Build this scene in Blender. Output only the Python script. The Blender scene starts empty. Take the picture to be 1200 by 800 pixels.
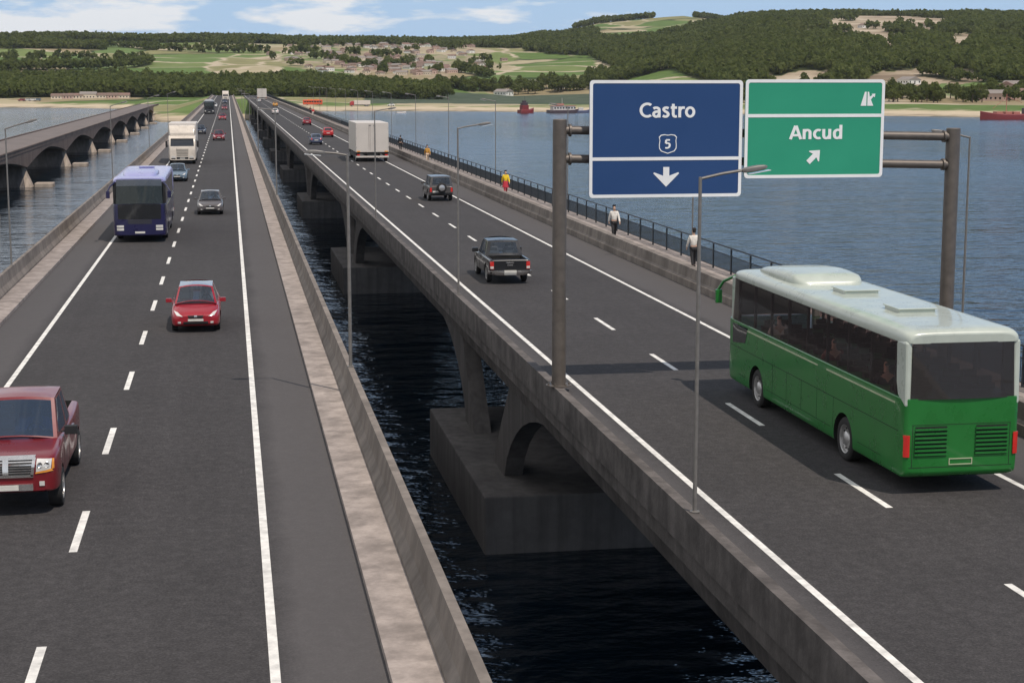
import bpy, bmesh, math, random
import numpy as np
from mathutils import Vector, Matrix
from mathutils.bvhtree import BVHTree

R = math.radians
rnd = random.Random(7)
rng = np.random.default_rng(11)
SC = bpy.context.scene
COL = SC.collection

# ------------------------------------------------------------------ camera, sky, sun, exposure
ROAD = 7.45            # road level above the water (water is z = 0)
PITCH, YAW = 8.89, 9.577
cam_d = bpy.data.cameras.new('camera')
cam_d.sensor_width = 36.0
cam_d.lens = 1950.0 / 1200.0 * 36.0
cam_d.clip_start = 0.5
cam_d.clip_end = 60000
cam = bpy.data.objects.new('camera', cam_d)
cam.location = (0, 0, 16)
cam.rotation_euler = (R(90 - PITCH), 0, R(-YAW))
COL.objects.link(cam)
SC.camera = cam

to_sun = Vector((0.31, -0.52, 1.0)).normalized()
SUN_EL = math.asin(to_sun.z)
SUN_AZ = math.atan2(to_sun.x, to_sun.y)
world = bpy.data.worlds.new("World")
SC.world = world
world.use_nodes = True
wn, wl = world.node_tree.nodes, world.node_tree.links
wn.clear()
w_out = wn.new('ShaderNodeOutputWorld')
w_bg = wn.new('ShaderNodeBackground')
sky = wn.new('ShaderNodeTexSky')
sky.sky_type = 'NISHITA'
sky.sun_disc = False
sky.sun_elevation = SUN_EL
sky.sun_rotation = SUN_AZ
sky.air_density = 1.0
sky.dust_density = 0.4
sky.ozone_density = 2.0
w_bg.inputs['Strength'].default_value = 0.085
# low clouds above the horizon, drawn on the sky dome by direction
tc = wn.new('ShaderNodeTexCoord')
mp = wn.new('ShaderNodeMapping')
mp.inputs['Scale'].default_value = (1.0, 1.0, 4.5)
mp.inputs['Location'].default_value = (0.37, 0.1, 0.02)
cn = wn.new('ShaderNodeTexNoise')
cn.inputs['Scale'].default_value = 13.0
cn.inputs['Detail'].default_value = 9.0
cn.inputs['Roughness'].default_value = 0.55
cr = wn.new('ShaderNodeValToRGB')
cr.color_ramp.elements[0].position = 0.53
cr.color_ramp.elements[0].color = (0, 0, 0, 1)
cr.color_ramp.elements[1].position = 0.63
cr.color_ramp.elements[1].color = (0.9, 0.9, 0.9, 1)
cmix = wn.new('ShaderNodeMix')
cmix.data_type = 'RGBA'
cmix.inputs[7].default_value = (11.0, 11.1, 11.3, 1)
wl.new(tc.outputs['Generated'], mp.inputs['Vector'])
wl.new(mp.outputs[0], cn.inputs['Vector'])
# more cloud towards the left (west) side of the view
w_sep = wn.new('ShaderNodeSeparateXYZ')
wl.new(tc.outputs['Generated'], w_sep.inputs[0])
w_m = wn.new('ShaderNodeMath'); w_m.operation = 'MULTIPLY_ADD'
w_m.inputs[1].default_value = -0.50; w_m.inputs[2].default_value = 0.075
wl.new(w_sep.outputs[0], w_m.inputs[0])
w_a = wn.new('ShaderNodeMath'); w_a.operation = 'ADD'
wl.new(cn.outputs[0], w_a.inputs[0]); wl.new(w_m.outputs[0], w_a.inputs[1])
wl.new(w_a.outputs[0], cr.inputs[0])
tint = wn.new('ShaderNodeMix')
tint.data_type = 'RGBA'
tint.blend_type = 'MULTIPLY'
tint.inputs[0].default_value = 1.0
tint.inputs[7].default_value = (0.95, 0.98, 1.04, 1)
# the clear sky low over the hills is a light blue
w_el = wn.new('ShaderNodeMapRange'); w_el.inputs[1].default_value = 0.02; w_el.inputs[2].default_value = 0.62
w_el.inputs[3].default_value = 1.0; w_el.inputs[4].default_value = 0.0
wl.new(w_sep.outputs[2], w_el.inputs[0])
w_low = wn.new('ShaderNodeMix'); w_low.data_type = 'RGBA'
w_low.inputs[7].default_value = (5.7, 8.1, 11.0, 1)
w_f = wn.new('ShaderNodeMath'); w_f.operation = 'MULTIPLY'; w_f.inputs[1].default_value = 0.85
wl.new(w_el.outputs[0], w_f.inputs[0]); wl.new(w_f.outputs[0], w_low.inputs[0])
wl.new(sky.outputs[0], w_low.inputs[6])
wl.new(w_low.outputs[2], tint.inputs[6])
wl.new(cr.outputs[0], cmix.inputs[0])
wl.new(tint.outputs[2], cmix.inputs[6])
wl.new(cmix.outputs[2], w_bg.inputs['Color'])
wl.new(w_bg.outputs[0], w_out.inputs[0])

sun_d = bpy.data.lights.new('sun', 'SUN')
sun_d.energy = 3.7
sun_d.angle = R(0.5)
sun_d.color = (1.0, 0.90, 0.78)
sun = bpy.data.objects.new('sun', sun_d)
sun.rotation_euler = to_sun.to_track_quat('Z', 'Y').to_euler()
sun.location = (100, -200, 400)
COL.objects.link(sun)

SC.view_settings.view_transform = 'Standard'
SC.view_settings.look = 'None'
SC.view_settings.gamma = 1
SC.view_settings.exposure = -0.12
SC.view_settings.use_curve_mapping = False
SC.render.engine = 'CYCLES'

# ------------------------------------------------------------------ materials
def newmat(name):
    m = bpy.data.materials.new(name)
    m.use_nodes = True
    nt = m.node_tree
    return m, nt, nt.nodes['Principled BSDF']

def noise_node(nt, scale, detail=4, rough=0.55, vec=None, dim='3D'):
    n = nt.nodes.new('ShaderNodeTexNoise')
    n.inputs['Scale'].default_value = scale
    n.inputs['Detail'].default_value = detail
    n.inputs['Roughness'].default_value = rough
    if vec: nt.links.new(vec, n.inputs['Vector'])
    return n

def coords(nt, scale=(1, 1, 1), kind='Object'):
    t = nt.nodes.new('ShaderNodeTexCoord')
    m = nt.nodes.new('ShaderNodeMapping')
    m.inputs['Scale'].default_value = scale
    nt.links.new(t.outputs[kind], m.inputs['Vector'])
    return m.outputs[0]

def ramp(nt, src, stops):
    r = nt.nodes.new('ShaderNodeValToRGB')
    els = r.color_ramp.elements
    while len(els) < len(stops): els.new(0.5)
    for e, (p, c) in zip(els, stops):
        e.position = p
        e.color = (c[0], c[1], c[2], 1) if hasattr(c, '__len__') else (c, c, c, 1)
    nt.links.new(src, r.inputs[0])
    return r.outputs[0]

def mixc(nt, fac, a, b, mode='MIX'):
    m = nt.nodes.new('ShaderNodeMix')
    m.data_type = 'RGBA'
    m.blend_type = mode
    for s, v in ((0, fac), (6, a), (7, b)):
        if hasattr(v, 'links'): nt.links.new(v, m.inputs[s])
        elif hasattr(v, '__len__'): m.inputs[s].default_value = (v[0], v[1], v[2], 1)
        else: m.inputs[s].default_value = v
    return m.outputs[2]

def mathn(nt, op, a, b=None, clamp=False):
    m = nt.nodes.new('ShaderNodeMath')
    m.operation = op
    m.use_clamp = clamp
    for i, v in enumerate((a, b)):
        if v is None: continue
        if hasattr(v, 'links'): nt.links.new(v, m.inputs[i])
        else: m.inputs[i].default_value = v
    return m.outputs[0]

def bump(nt, bs, src, strength, dist):
    b = nt.nodes.new('ShaderNodeBump')
    b.inputs['Strength'].default_value = strength
    b.inputs['Distance'].default_value = dist
    nt.links.new(src, b.inputs['Height'])
    nt.links.new(b.outputs[0], bs.inputs['Normal'])

MC = {}
def plain(name, col, rough=0.5, metal=0.0, spec=0.5, coat=0.0, var=0.12, scale=3.0):
    """plain surface with a little uneven tone and gloss"""
    if name in MC: return MC[name]
    m, nt, bs = newmat(name)
    n = noise_node(nt, scale, 5, 0.6, coords(nt))
    lo = [c * (1 - var) for c in col]
    hi = [min(1, c * (1 + var)) for c in col]
    nt.links.new(ramp(nt, n.outputs[0], [(0.3, lo), (0.7, hi)]), bs.inputs['Base Color'])
    nt.links.new(ramp(nt, n.outputs[0], [(0.3, max(0, rough - 0.06)), (0.7, min(1, rough + 0.06))]), bs.inputs['Roughness'])
    bs.inputs['Metallic'].default_value = metal
    bs.inputs['Specular IOR Level'].default_value = spec
    bs.inputs['Coat Weight'].default_value = coat
    bs.inputs['Coat Roughness'].default_value = 0.06
    MC[name] = m
    return m

def paint(name, col):
    return plain(name, col, 0.30, 0.0, 0.5, 0.45, 0.10, 1.6)

def emit_free_glass(name, tint, opac, rough=0.03):
    """tinted vehicle glass: part of the light passes, the rest is a glossy dark skin"""
    if name in MC: return MC[name]
    m, nt, bs = newmat(name)
    bs.inputs['Base Color'].default_value = (*[c * 0.25 for c in tint], 1)
    bs.inputs['Roughness'].default_value = rough
    tr = nt.nodes.new('ShaderNodeBsdfTransparent')
    tr.inputs[0].default_value = (*tint, 1)
    mx = nt.nodes.new('ShaderNodeMixShader')
    fr = nt.nodes.new('ShaderNodeFresnel')
    ge = nt.nodes.new('ShaderNodeNewGeometry')      # single sheets: same gloss from either side
    nt.links.new(mathn(nt, 'SUBTRACT', 1.5, mathn(nt, 'MULTIPLY', ge.outputs['Backfacing'], 0.8333)), fr.inputs[0])
    f = mathn(nt, 'ADD', mathn(nt, 'MULTIPLY', fr.outputs[0], 1.0 - opac), opac, True)
    nt.links.new(f, mx.inputs[0])
    nt.links.new(tr.outputs[0], mx.inputs[1])
    nt.links.new(bs.outputs[0], mx.inputs[2])
    nt.links.new(mx.outputs[0], nt.nodes['Material Output'].inputs[0])
    MC[name] = m
    return m

def concrete(name, base, var=0.22, scale=0.5, streak=True):
    if name in MC: return MC[name]
    m, nt, bs = newmat(name)
    v = coords(nt)
    n1 = noise_node(nt, scale, 6, 0.62, v)
    n2 = noise_node(nt, scale * 9, 5, 0.6, v)
    c = ramp(nt, n1.outputs[0], [(0.3, [x * (1 - var) for x in base]), (0.52, base), (0.72, [min(1, x * (1 + var * 0.7)) for x in base])])
    c = mixc(nt, 0.35, c, ramp(nt, n2.outputs[0], [(0.35, 0.42), (0.7, 0.62)]), 'OVERLAY')
    if streak:
        n3 = noise_node(nt, 1.0, 4, 0.6, coords(nt, (2.2, 2.2, 0.16)))
        st = ramp(nt, n3.outputs[0], [(0.42, 0.0), (0.64, 1.0)])
        c = mixc(nt, mathn(nt, 'MULTIPLY', st, 0.5), c, [x * 0.45 for x in base])
    nt.links.new(c, bs.inputs['Base Color'])
    if name in ('deck_concrete', 'barrier_concrete'):      # joints between the precast units
        sj = nt.nodes.new('ShaderNodeSeparateXYZ'); nt.links.new(v, sj.inputs[0])
        jm = mathn(nt, 'LESS_THAN', mathn(nt, 'MODULO', mathn(nt, 'ADD', sj.outputs[1], 600.0), 5.95), .035)
        c = mixc(nt, mathn(nt, 'MULTIPLY', jm, .6), c, (0.03, 0.028, 0.026))
    if name.startswith('pier'):
        sp_ = nt.nodes.new('ShaderNodeSeparateXYZ'); nt.links.new(v, sp_.inputs[0])
        zz_ = mathn(nt, 'ADD', sp_.outputs[2], mathn(nt, 'MULTIPLY', n1.outputs[0], .5))
        c = mixc(nt, ramp(nt, mathn(nt, 'MULTIPLY', zz_, .5), [(.34, .85), (.46, 0.0)]), c, (0.035, 0.036, 0.026))
    bs.inputs['Roughness'].default_value = 0.88
    bs.inputs['Specular IOR Level'].default_value = 0.25
    bump(nt, bs, n2.outputs[0], 0.35, 0.03)
    MC[name] = m
    return m

def asphalt(name, x_lo, x_hi):
    """worn asphalt; x_lo..x_hi are the outer lines: the shoulders beyond them are less trafficked and paler"""
    m, nt, bs = newmat(name)
    v = coords(nt)
    sp = noise_node(nt, 22.0, 3, 0.7, v)
    sp2 = noise_node(nt, 5.0, 6, 0.7, v)
    big = noise_node(nt, 0.35, 5, 0.6, v)
    str_ = noise_node(nt, 1.0, 4, 0.6, coords(nt, (1.6, 0.03, 1)))
    c = ramp(nt, sp2.outputs[0], [(0.28, (0.037, 0.0345, 0.0350)), (0.5, (0.049, 0.0455, 0.0460)), (0.74, (0.068, 0.0635, 0.064))])
    c = mixc(nt, 0.7, c, ramp(nt, sp.outputs[0], [(0.32, 0.26), (0.5, .5), (0.62, 0.66), (0.70, .92)]), 'OVERLAY')
    c = mixc(nt, 0.32, c, ramp(nt, big.outputs[0], [(0.3, 0.36), (0.7, 0.62)]), 'OVERLAY')
    c = mixc(nt, 0.25, c, ramp(nt, str_.outputs[0], [(0.3, 0.35), (0.7, 0.62)]), 'OVERLAY')
    sep = nt.nodes.new('ShaderNodeSeparateXYZ')
    nt.links.new(v, sep.inputs[0])
    wob = mathn(nt, 'MULTIPLY', mathn(nt, 'SUBTRACT', big.outputs[0], 0.5), 0.6)
    xs = mathn(nt, 'ADD', sep.outputs[0], wob)
    a = mathn(nt, 'MULTIPLY', mathn(nt, 'SUBTRACT', xs, x_hi), 2.0, True)
    b = mathn(nt, 'MULTIPLY', mathn(nt, 'SUBTRACT', x_lo, xs), 2.0, True)
    sh = mathn(nt, 'MAXIMUM', a, b)
    c = mixc(nt, mathn(nt, 'MULTIPLY', sh, 0.55), c, (0.112, 0.104, 0.104))
    nt.links.new(c, bs.inputs['Base Color'])
    bs.inputs['Roughness'].default_value = 0.9
    bs.inputs['Specular IOR Level'].default_value = 0.25
    bump(nt, bs, sp.outputs[0], 0.5, 0.012)
    return m

M_line = plain('road_paint', (0.68, 0.66, 0.62), 0.7, var=0.26, scale=3.5)
M_conc = concrete('deck_concrete', (0.130, 0.115, 0.108), 0.5, 1.1)
M_concpale = concrete('pavement_concrete', (0.335, 0.288, 0.262), 0.34, 1.5, True)
M_concbar = concrete('barrier_concrete', (0.215, 0.186, 0.163), 0.36, 0.7)
M_concdark = concrete('pier_concrete', (0.130, 0.118, 0.113), 0.28, 0.4)
M_old = concrete('old_bridge_concrete', (0.17, 0.130, 0.112), 0.3, 0.15)
M_oldpale = concrete('old_pier_concrete', (0.42, 0.35, 0.29), 0.2, 0.3)
M_steel = plain('weathered_steel', (0.135, 0.115, 0.10), 0.5, 0.35, var=0.18, scale=4)
M_galv = plain('galvanised_steel', (0.21, 0.195, 0.18), 0.5, 0.4, var=0.15, scale=6)
M_rail = plain('dark_railing_steel', (0.035, 0.042, 0.05), 0.45, 0.3)
M_tyre = plain('tyre_rubber', (0.018, 0.017, 0.017), 0.85)
M_black = plain('black_plastic', (0.012, 0.012, 0.013), 0.6)
M_under = plain('underbody', (0.010, 0.010, 0.010), 0.9)
M_rim = plain('alloy_rim', (0.52, 0.51, 0.50), 0.32, 0.75)
M_chrome = plain('chrome', (0.72, 0.70, 0.68), 0.18, 0.9)
M_lampg = plain('headlamp_glass', (0.72, 0.70, 0.66), 0.12, 0.2, coat=0.6)
M_amber = plain('amber_lens', (0.75, 0.30, 0.05), 0.25, coat=0.5)
M_redl = plain('red_lens', (0.55, 0.025, 0.02), 0.22, coat=0.6)
M_plate = plain('number_plate', (0.62, 0.60, 0.55), 0.5)
M_glassdark = plain('dark_glass', (0.012, 0.014, 0.017), 0.06, 0.0, 0.8, 0.5)
M_white = plain('white_panel', (0.72, 0.68, 0.62), 0.45, var=0.05)
M_skin = plain('skin', (0.52, 0.33, 0.24), 0.6)
M_hair = plain('dark_hair', (0.02, 0.015, 0.012), 0.7)
G_side = emit_free_glass('tinted_window_glass', (0.60, 0.52, 0.52), 0.08)
G_car = emit_free_glass('car_window_glass', (0.42, 0.50, 0.60), 0.30)
G_blue = emit_free_glass('blue_windscreen_glass', (0.25, 0.36, 0.55), 0.45)
G_dark = emit_free_glass('dark_windscreen_glass', (0.16, 0.20, 0.20), 0.60)

# ------------------------------------------------------------------ mesh helpers
class MB:
    def __init__(s):
        s.v, s.f, s.m = [], [], []
    def add(s, vs, fs, m=0):
        k = len(s.v)
        s.v += [tuple(p) for p in vs]
        s.f += [tuple(k + i for i in f) for f in fs]
        s.m += [m] * len(fs)
        return s
    def box(s, x0, x1, y0, y1, z0, z1, m=0, rot=None, org=None):
        vs = [Vector((x, y, z)) for z in (z0, z1) for y in (y0, y1) for x in (x0, x1)]
        if rot is not None:
            o = Vector(org or (0, 0, 0))
            vs = [rot @ p + o for p in vs]
        return s.add(vs, [(0, 2, 3, 1), (4, 5, 7, 6), (0, 1, 5, 4), (2, 6, 7, 3), (0, 4, 6, 2), (1, 3, 7, 5)], m)
    def prism(s, poly, axis, a0, a1, m=0):
        def mk(p, a):
            if axis == 'x': return (a, p[0], p[1])
            if axis == 'y': return (p[0], a, p[1])
            return (p[0], p[1], a)
        n = len(poly)
        vs = [mk(p, a0) for p in poly] + [mk(p, a1) for p in poly]
        fs = [tuple(range(n))[::-1], tuple(range(n, 2 * n))]
        fs += [(i, (i + 1) % n, n + (i + 1) % n, n + i) for i in range(n)]
        return s.add(vs, fs, m)
    def tube(s, pts, r, n=8, m=0):
        pts = [Vector(p) for p in pts]
        rs = r if hasattr(r, '__len__') else [r] * len(pts)
        vs, fs = [], []
        up = None
        for i, p in enumerate(pts):
            d = (pts[min(i + 1, len(pts) - 1)] - pts[max(i - 1, 0)]).normalized()
            if up is None:
                up = Vector((0, 0, 1)) if abs(d.z) < 0.9 else Vector((1, 0, 0))
            a = d.cross(up).normalized()
            b = a.cross(d).normalized()
            up = b
            for k in range(n):
                t = 2 * math.pi * k / n
                vs.append(p + (a * math.cos(t) + b * math.sin(t)) * rs[i])
        for i in range(len(pts) - 1):
            for k in range(n):
                fs.append((i * n + k, i * n + (k + 1) % n, (i + 1) * n + (k + 1) % n, (i + 1) * n + k))
        fs.append(tuple(range(n))[::-1])
        fs.append(tuple(range((len(pts) - 1) * n, len(pts) * n)))
        return s.add(vs, fs, m)
    def lathe(s, prof, n=20, axis='x', org=(0, 0, 0), m=0, close=False):
        """prof: (radius, along-axis) pairs"""
        vs, fs = [], []
        for r, a in prof:
            for k in range(n):
                t = 2 * math.pi * k / n
                c, q = r * math.cos(t), r * math.sin(t)
                p = (a, c, q) if axis == 'x' else ((c, a, q) if axis == 'y' else (c, q, a))
                vs.append((p[0] + org[0], p[1] + org[1], p[2] + org[2]))
        for i in range(len(prof) - 1):
            for k in range(n):
                fs.append((i * n + k, i * n + (k + 1) % n, (i + 1) * n + (k + 1) % n, (i + 1) * n + k))
        if close:
            fs.append(tuple(range(n))[::-1])
            fs.append(tuple(range((len(prof) - 1) * n, len(prof) * n)))
        return s.add(vs, fs, m)
    def grid(s, pts, m=0):
        """pts[i][j] -> quads"""
        n, k = len(pts), len(pts[0])
        return s.add([p for row in pts for p in row],
                     [(i * k + j, i * k + j + 1, (i + 1) * k + j + 1, (i + 1) * k + j) for i in range(n - 1) for j in range(k - 1)], m)
    def mesh(s, name, mats, smooth=None, fix=True):
        me = bpy.data.meshes.new(name)
        me.from_pydata(s.v, [], s.f)
        for m in mats: me.materials.append(m)
        if len(mats) > 1: me.polygons.foreach_set('material_index', s.m)
        if fix:
            bm = bmesh.new()
            bm.from_mesh(me)
            bmesh.ops.recalc_face_normals(bm, faces=bm.faces)
            bm.to_mesh(me)
            bm.free()
        if smooth is not None:
            me.shade_smooth()
            me.set_sharp_from_angle(angle=R(smooth))
        me.update()
        return me
    def build(s, name, mats, parent=None, smooth=None, bevel=0, fix=True):
        if not isinstance(mats, (list, tuple)): mats = [mats]
        return link(name, s.mesh(name, mats, smooth, fix), parent, bevel)

def link(name, me, parent=None, bevel=0):
    o = bpy.data.objects.new(name, me)
    COL.objects.link(o)
    o.parent = parent
    if bevel:
        b = o.modifiers.new('bevel', 'BEVEL')
        b.width = bevel
        b.segments = 2
        b.limit_method = 'ANGLE'
        b.angle_limit = R(40)
    return o

def empty(name, loc, rz=0.0):
    o = bpy.data.objects.new(name, None)
    o.empty_display_size = 0.3
    COL.objects.link(o)
    o.location = loc
    o.rotation_euler = (0, 0, rz)
    return o

def tag(o, label=None, cat=None, group=None, kind=None):
    if label: o['label'] = label
    if cat: o['category'] = cat
    if group: o['group'] = group
    if kind: o['kind'] = kind
    return o

def copy_tree(o, parent=None):
    c = o.copy()
    COL.objects.link(c)
    c.parent = parent
    for ch in list(o.children): copy_tree(ch, c)
    return c

# ------------------------------------------------------------------ road decks and the two motorway bridges
Y0, Y1 = -30.0, 1010.0
STEPS = [Y0] + list(np.arange(0, 760, 20.0)) + [800, 900, Y1]

def sheet(name, x0, x1, z, mat, parent=None, y0=Y0, y1=Y1):
    mb = MB()
    mb.add([(x0, y0, z), (x1, y0, z), (x1, y1, z), (x0, y1, z)], [(0, 1, 2, 3)])
    return mb.build(name, mat, parent)

def road(x0, x1, lines, dash_x, dash_y0, mat):
    r = tag(sheet('road', x0, x1, ROAD, mat), kind='structure')
    for lx in lines:
        sheet('edge_line', lx - 0.075, lx + 0.075, ROAD + 0.004, M_line, r)
    mb = MB()
    y = dash_y0
    while y < Y1 - 5:
        if y > Y0 + 2:
            mb.add([(dash_x - .075, y, ROAD + .004), (dash_x + .075, y, ROAD + .004), (dash_x + .075, y + 3.0, ROAD + .004), (dash_x - .075, y + 3.0, ROAD + .004)], [(0, 1, 2, 3)])
        y += 8.25
    mb.build('dashed_line', M_line, r)
    return r

road(-8.14, 2.12, (-6.40, 0.46), -3.03, 40.3 - 1.5 - 8.25 * 9, asphalt('asphalt_left', -6.4, 0.46))
road(9.0, 18.82, (9.58, 16.5), 13.02, 40.86 - 1.5 - 8.25 * 9, asphalt('asphalt_right', 9.58, 16.5))

def bar_y(poly, name, mat, parent, y0=Y0, y1=Y1, bevel=0):
    """constant cross-section poly (x, z) swept along the road"""
    mb = MB()
    mb.prism(poly, 'y', y0, y1)
    return mb.build(name, mat, parent, bevel=bevel)

DT = ROAD - 0.012        # top of the structural deck under the asphalt sheet
PIER_Y = [62.4 + 71.4 * k for k in range(-1, 10)]

def pier_parts(parent, xa, xb, frames):
    foot0 = leg0 = None
    for py in PIER_Y:
        if foot0 is None:
            mb = MB()
            mb.box(xa, xb, -7.9, 7.9, -2.5, 2.02)
            foot0 = mb.build('pier_footing', M_concdark, parent, bevel=0.06)
            fo = foot0
        else:
            fo = foot0.copy(); COL.objects.link(fo)
        fo.location = (0, py, 0)
        for fx in frames:
            # V-shaped frame seen from the side: two raking legs whose outer edge sweeps into the girder
            if leg0 is None:
                poly_r = []
                for t in np.linspace(0, 1, 9):      # curved outer edge
                    y = -4.9 - 9.6 * t ** 1.35
                    z = 2.0 + 3.55 * (1 - (1 - t) ** 1.9)
                    poly_r.append((y, z))
                poly_r += [(-6.1, 5.55), (-2.3, 2.0)]
                mb = MB()
                mb.prism(poly_r, 'x', 0, 0.66)
                leg0 = mb.mesh('pier_leg', [M_concdark])
                mb = MB()
                mb.prism([(-p[0], p[1]) for p in poly_r], 'x', 0, 0.66)
                leg1 = mb.mesh('pier_leg', [M_concdark])
            for me in (leg0, leg1):
                lg = link('pier_leg', me, parent)
                lg.location = (fx, py, 0.0)

# --- left bridge
LB = empty('road_bridge', (0, 0, 0))
tag(LB, 'left concrete motorway bridge with oncoming traffic and pale kerb strips on both sides', 'bridge', 'twin motorway bridges over the water')
bar_y([(-9.3, DT), (3.3, DT), (3.3, DT - 0.9), (2.4, DT - 1.0), (2.2, DT - 1.95), (-8.2, DT - 1.95), (-8.4, DT - 1.0), (-9.3, DT - 0.9)], 'deck', M_conc, LB)
bar_y([(2.09, DT), (2.09, ROAD + .12), (2.82, ROAD + .14), (2.82, DT)], 'kerb_strip', M_concpale, LB)
bar_y([(-8.14, DT), (-8.14, ROAD + .12), (-8.96, ROAD + .14), (-8.96, DT)], 'kerb_strip', M_concpale, LB)
bar_y([(2.823, DT), (2.823, ROAD + .22), (2.95, ROAD + .42), (3.02, ROAD + .86), (3.18, ROAD + .86), (3.25, DT + .004), (3.25, DT)], 'parapet', M_concbar, LB)
bar_y([(-8.963, DT), (-8.963, ROAD + .22), (-9.08, ROAD + .42), (-9.14, ROAD + .86), (-9.28, ROAD + .86), (-9.33, DT)], 'parapet', M_concbar, LB)
pier_parts(LB, -9.6, 3.5, (-8.0, -3.3, 1.6))

# --- right bridge
RB = empty('road_bridge', (0, 0, 0))
tag(RB, 'right concrete motorway bridge on V-shaped piers carrying traffic away, with a railed footway', 'bridge', 'twin motorway bridges over the water')
bar_y([(8.8, DT), (22.1, DT), (22.1, DT - .9), (20.9, DT - 1.0), (20.7, DT - 1.95), (9.35, DT - 1.95), (9.2, DT - 1.02), (8.8, DT - 1.02)], 'deck', M_conc, RB)
bar_y([(8.72, DT - .62), (8.72, ROAD + .15), (8.98, ROAD + .13), (8.98, DT + .003), (8.798, DT + .003), (8.798, DT - .62)], 'edge_beam', M_conc, RB)
bar_y([(18.83, DT + .002), (18.83, ROAD + .28), (18.95, ROAD + .36), (19.0, ROAD + .78), (19.34, ROAD + .78), (19.36, DT + .002)], 'parapet', M_concbar, RB)
bar_y([(19.363, DT + .003), (19.363, ROAD + .15), (21.95, ROAD + .15), (21.95, DT + .003)], 'footway', M_concpale, RB)
pier_parts(RB, 8.25, 22.6, (9.42, 14.7, 20.1))

# --- railing along the footway
RL = empty('railing', (21.6, 0, ROAD + .15))
tag(RL, 'dark steel pedestrian railing along the outer edge of the right bridge footway', 'railing')
mb = MB(); mb.box(-.03, .03, 22, Y1, 1.12, 1.17); mb.build('top_rail', M_rail, RL)
mb = MB(); mb.box(-.02, .02, 22, Y1, 0.10, 0.13); mb.build('bottom_rail', M_rail, RL)
mb = MB()
yy = 24.0
while yy < 330:                       # fine upright bars
    mb.box(-.009, .009, yy, yy + .018, .1305, 0.78); yy += 0.115
mb.box(-.012, .012, 330, Y1, .1305, 0.78)
mb.box(-.015, .015, 22, Y1, 0.7805, 0.81)
o = mb.build('bar_panel', M_rail, RL, fix=False); o['kind'] = 'stuff'
mb = MB(); mb.box(-.035, .035, -.03, .03, 0.0, 1.12)
pm = mb.mesh('railing_post', [M_rail])
mbf = MB()
k = 0
yy = 26.0
while yy < Y1:
    if k < 100:
        p = link('railing_post', pm, RL); p.location = (-0.045, yy, 0)
    else:
        mbf.box(-.08, -.01, yy - .03, yy + .03, 0, 1.12)
    k += 1
    yy += 2.75
o = mbf.build('railing_post', M_rail, RL, fix=False); o['kind'] = 'stuff'
#@@STRUCT

# ------------------------------------------------------------------ old arch bridge
OB = empty('arch_bridge', (-34.5, 0, 0))
tag(OB, 'old brown concrete bridge on low arches with pale pier feet at the left edge', 'bridge')
piers = [264.3 + 63.5 * k for k in range(-2, 8)]
OY0, OY1 = 75.0, 760.0
xl, xr = -4.0, 4.0
top = 5.9
mb = MB(); mb.box(xl, xr, OY0, OY1, 5.35, top); mb.build('deck', M_old, OB)
mb = MB(); mb.box(xr - .25, xr + .06, OY0, OY1, top + .002, top + .22); mb.build('parapet', M_old, OB)
mb = MB(); mb.box(xl - .06, xl + .25, OY0, OY1, top + .002, top + .22); mb.build('parapet', M_old, OB)
sheet('road_surface', xl + .26, xr - .26, top + .006, plain('old_asphalt', (0.15, 0.125, 0.115), 0.9, var=0.2, scale=.3), OB, OY0, OY1)
half = 63.5 / 2
arch = []
for t in np.linspace(-1, 1, 15):
    arch.append((t * (half - 1.0), 4.85 - 1.8 * abs(t) ** 1.6))
poly = [(-half, 2.95), (-half, 5.347), (half, 5.347), (half, 2.95)] + arch[::-1]
mb = MB(); mb.prism(poly, 'x', xl + .05, xr - .05)
am = mb.mesh('arch', [M_old])
mb = MB()
# pier: wall that tapers upwards, sharp cutwater and a low apron towards the new bridges
b0 = [(-4.2, -2.9), (3.9, -2.9), (3.9, 2.9), (-4.2, 2.9)]
t0 = [(-3.9, -1.3), (3.1, -1.3), (3.1, 1.3), (-3.9, 1.3)]
mb.add([(x, y, -1.5) for x, y in b0] + [(x, y, 3.1) for x, y in t0], [(3, 2, 1, 0), (4, 5, 6, 7), (0, 1, 5, 4), (1, 2, 6, 5), (2, 3, 7, 6), (3, 0, 4, 7)])
pmh = mb.mesh('pier', [M_concdark])  # dark concrete puts the deck's shade under the arches into the wall colour
mb = MB()
mb.add([(3.4, -2.15, -1.5), (5.2, -1.9, -1.5), (5.2, 1.9, -1.5), (3.4, 2.15, -1.5), (3.0, -.35, 3.0), (3.55, -.25, 3.0), (3.55, .25, 3.0), (3.0, .35, 3.0)], [(3, 2, 1, 0), (4, 5, 6, 7), (0, 1, 5, 4), (1, 2, 6, 5), (2, 3, 7, 6), (3, 0, 4, 7)])
cutw = mb.mesh('cutwater', [M_oldpale])  # pale concrete against the dark wall paints in the sunlit pier end
mb = MB(); mb.box(5.0, 7.8, -1.5, 1.5, -1.5, 0.62)
apr = mb.mesh('pier_apron', [M_oldpale])
for py in piers:
    p = link('pier', pmh, OB); p.location = (0, py, 0)
    a = link('pier_apron', apr, p, bevel=.15)
    link('cutwater', cutw, p)
for py in piers[:-1]:
    a = link('arch', am, OB); a.location = (0, py + half, 0)

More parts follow.
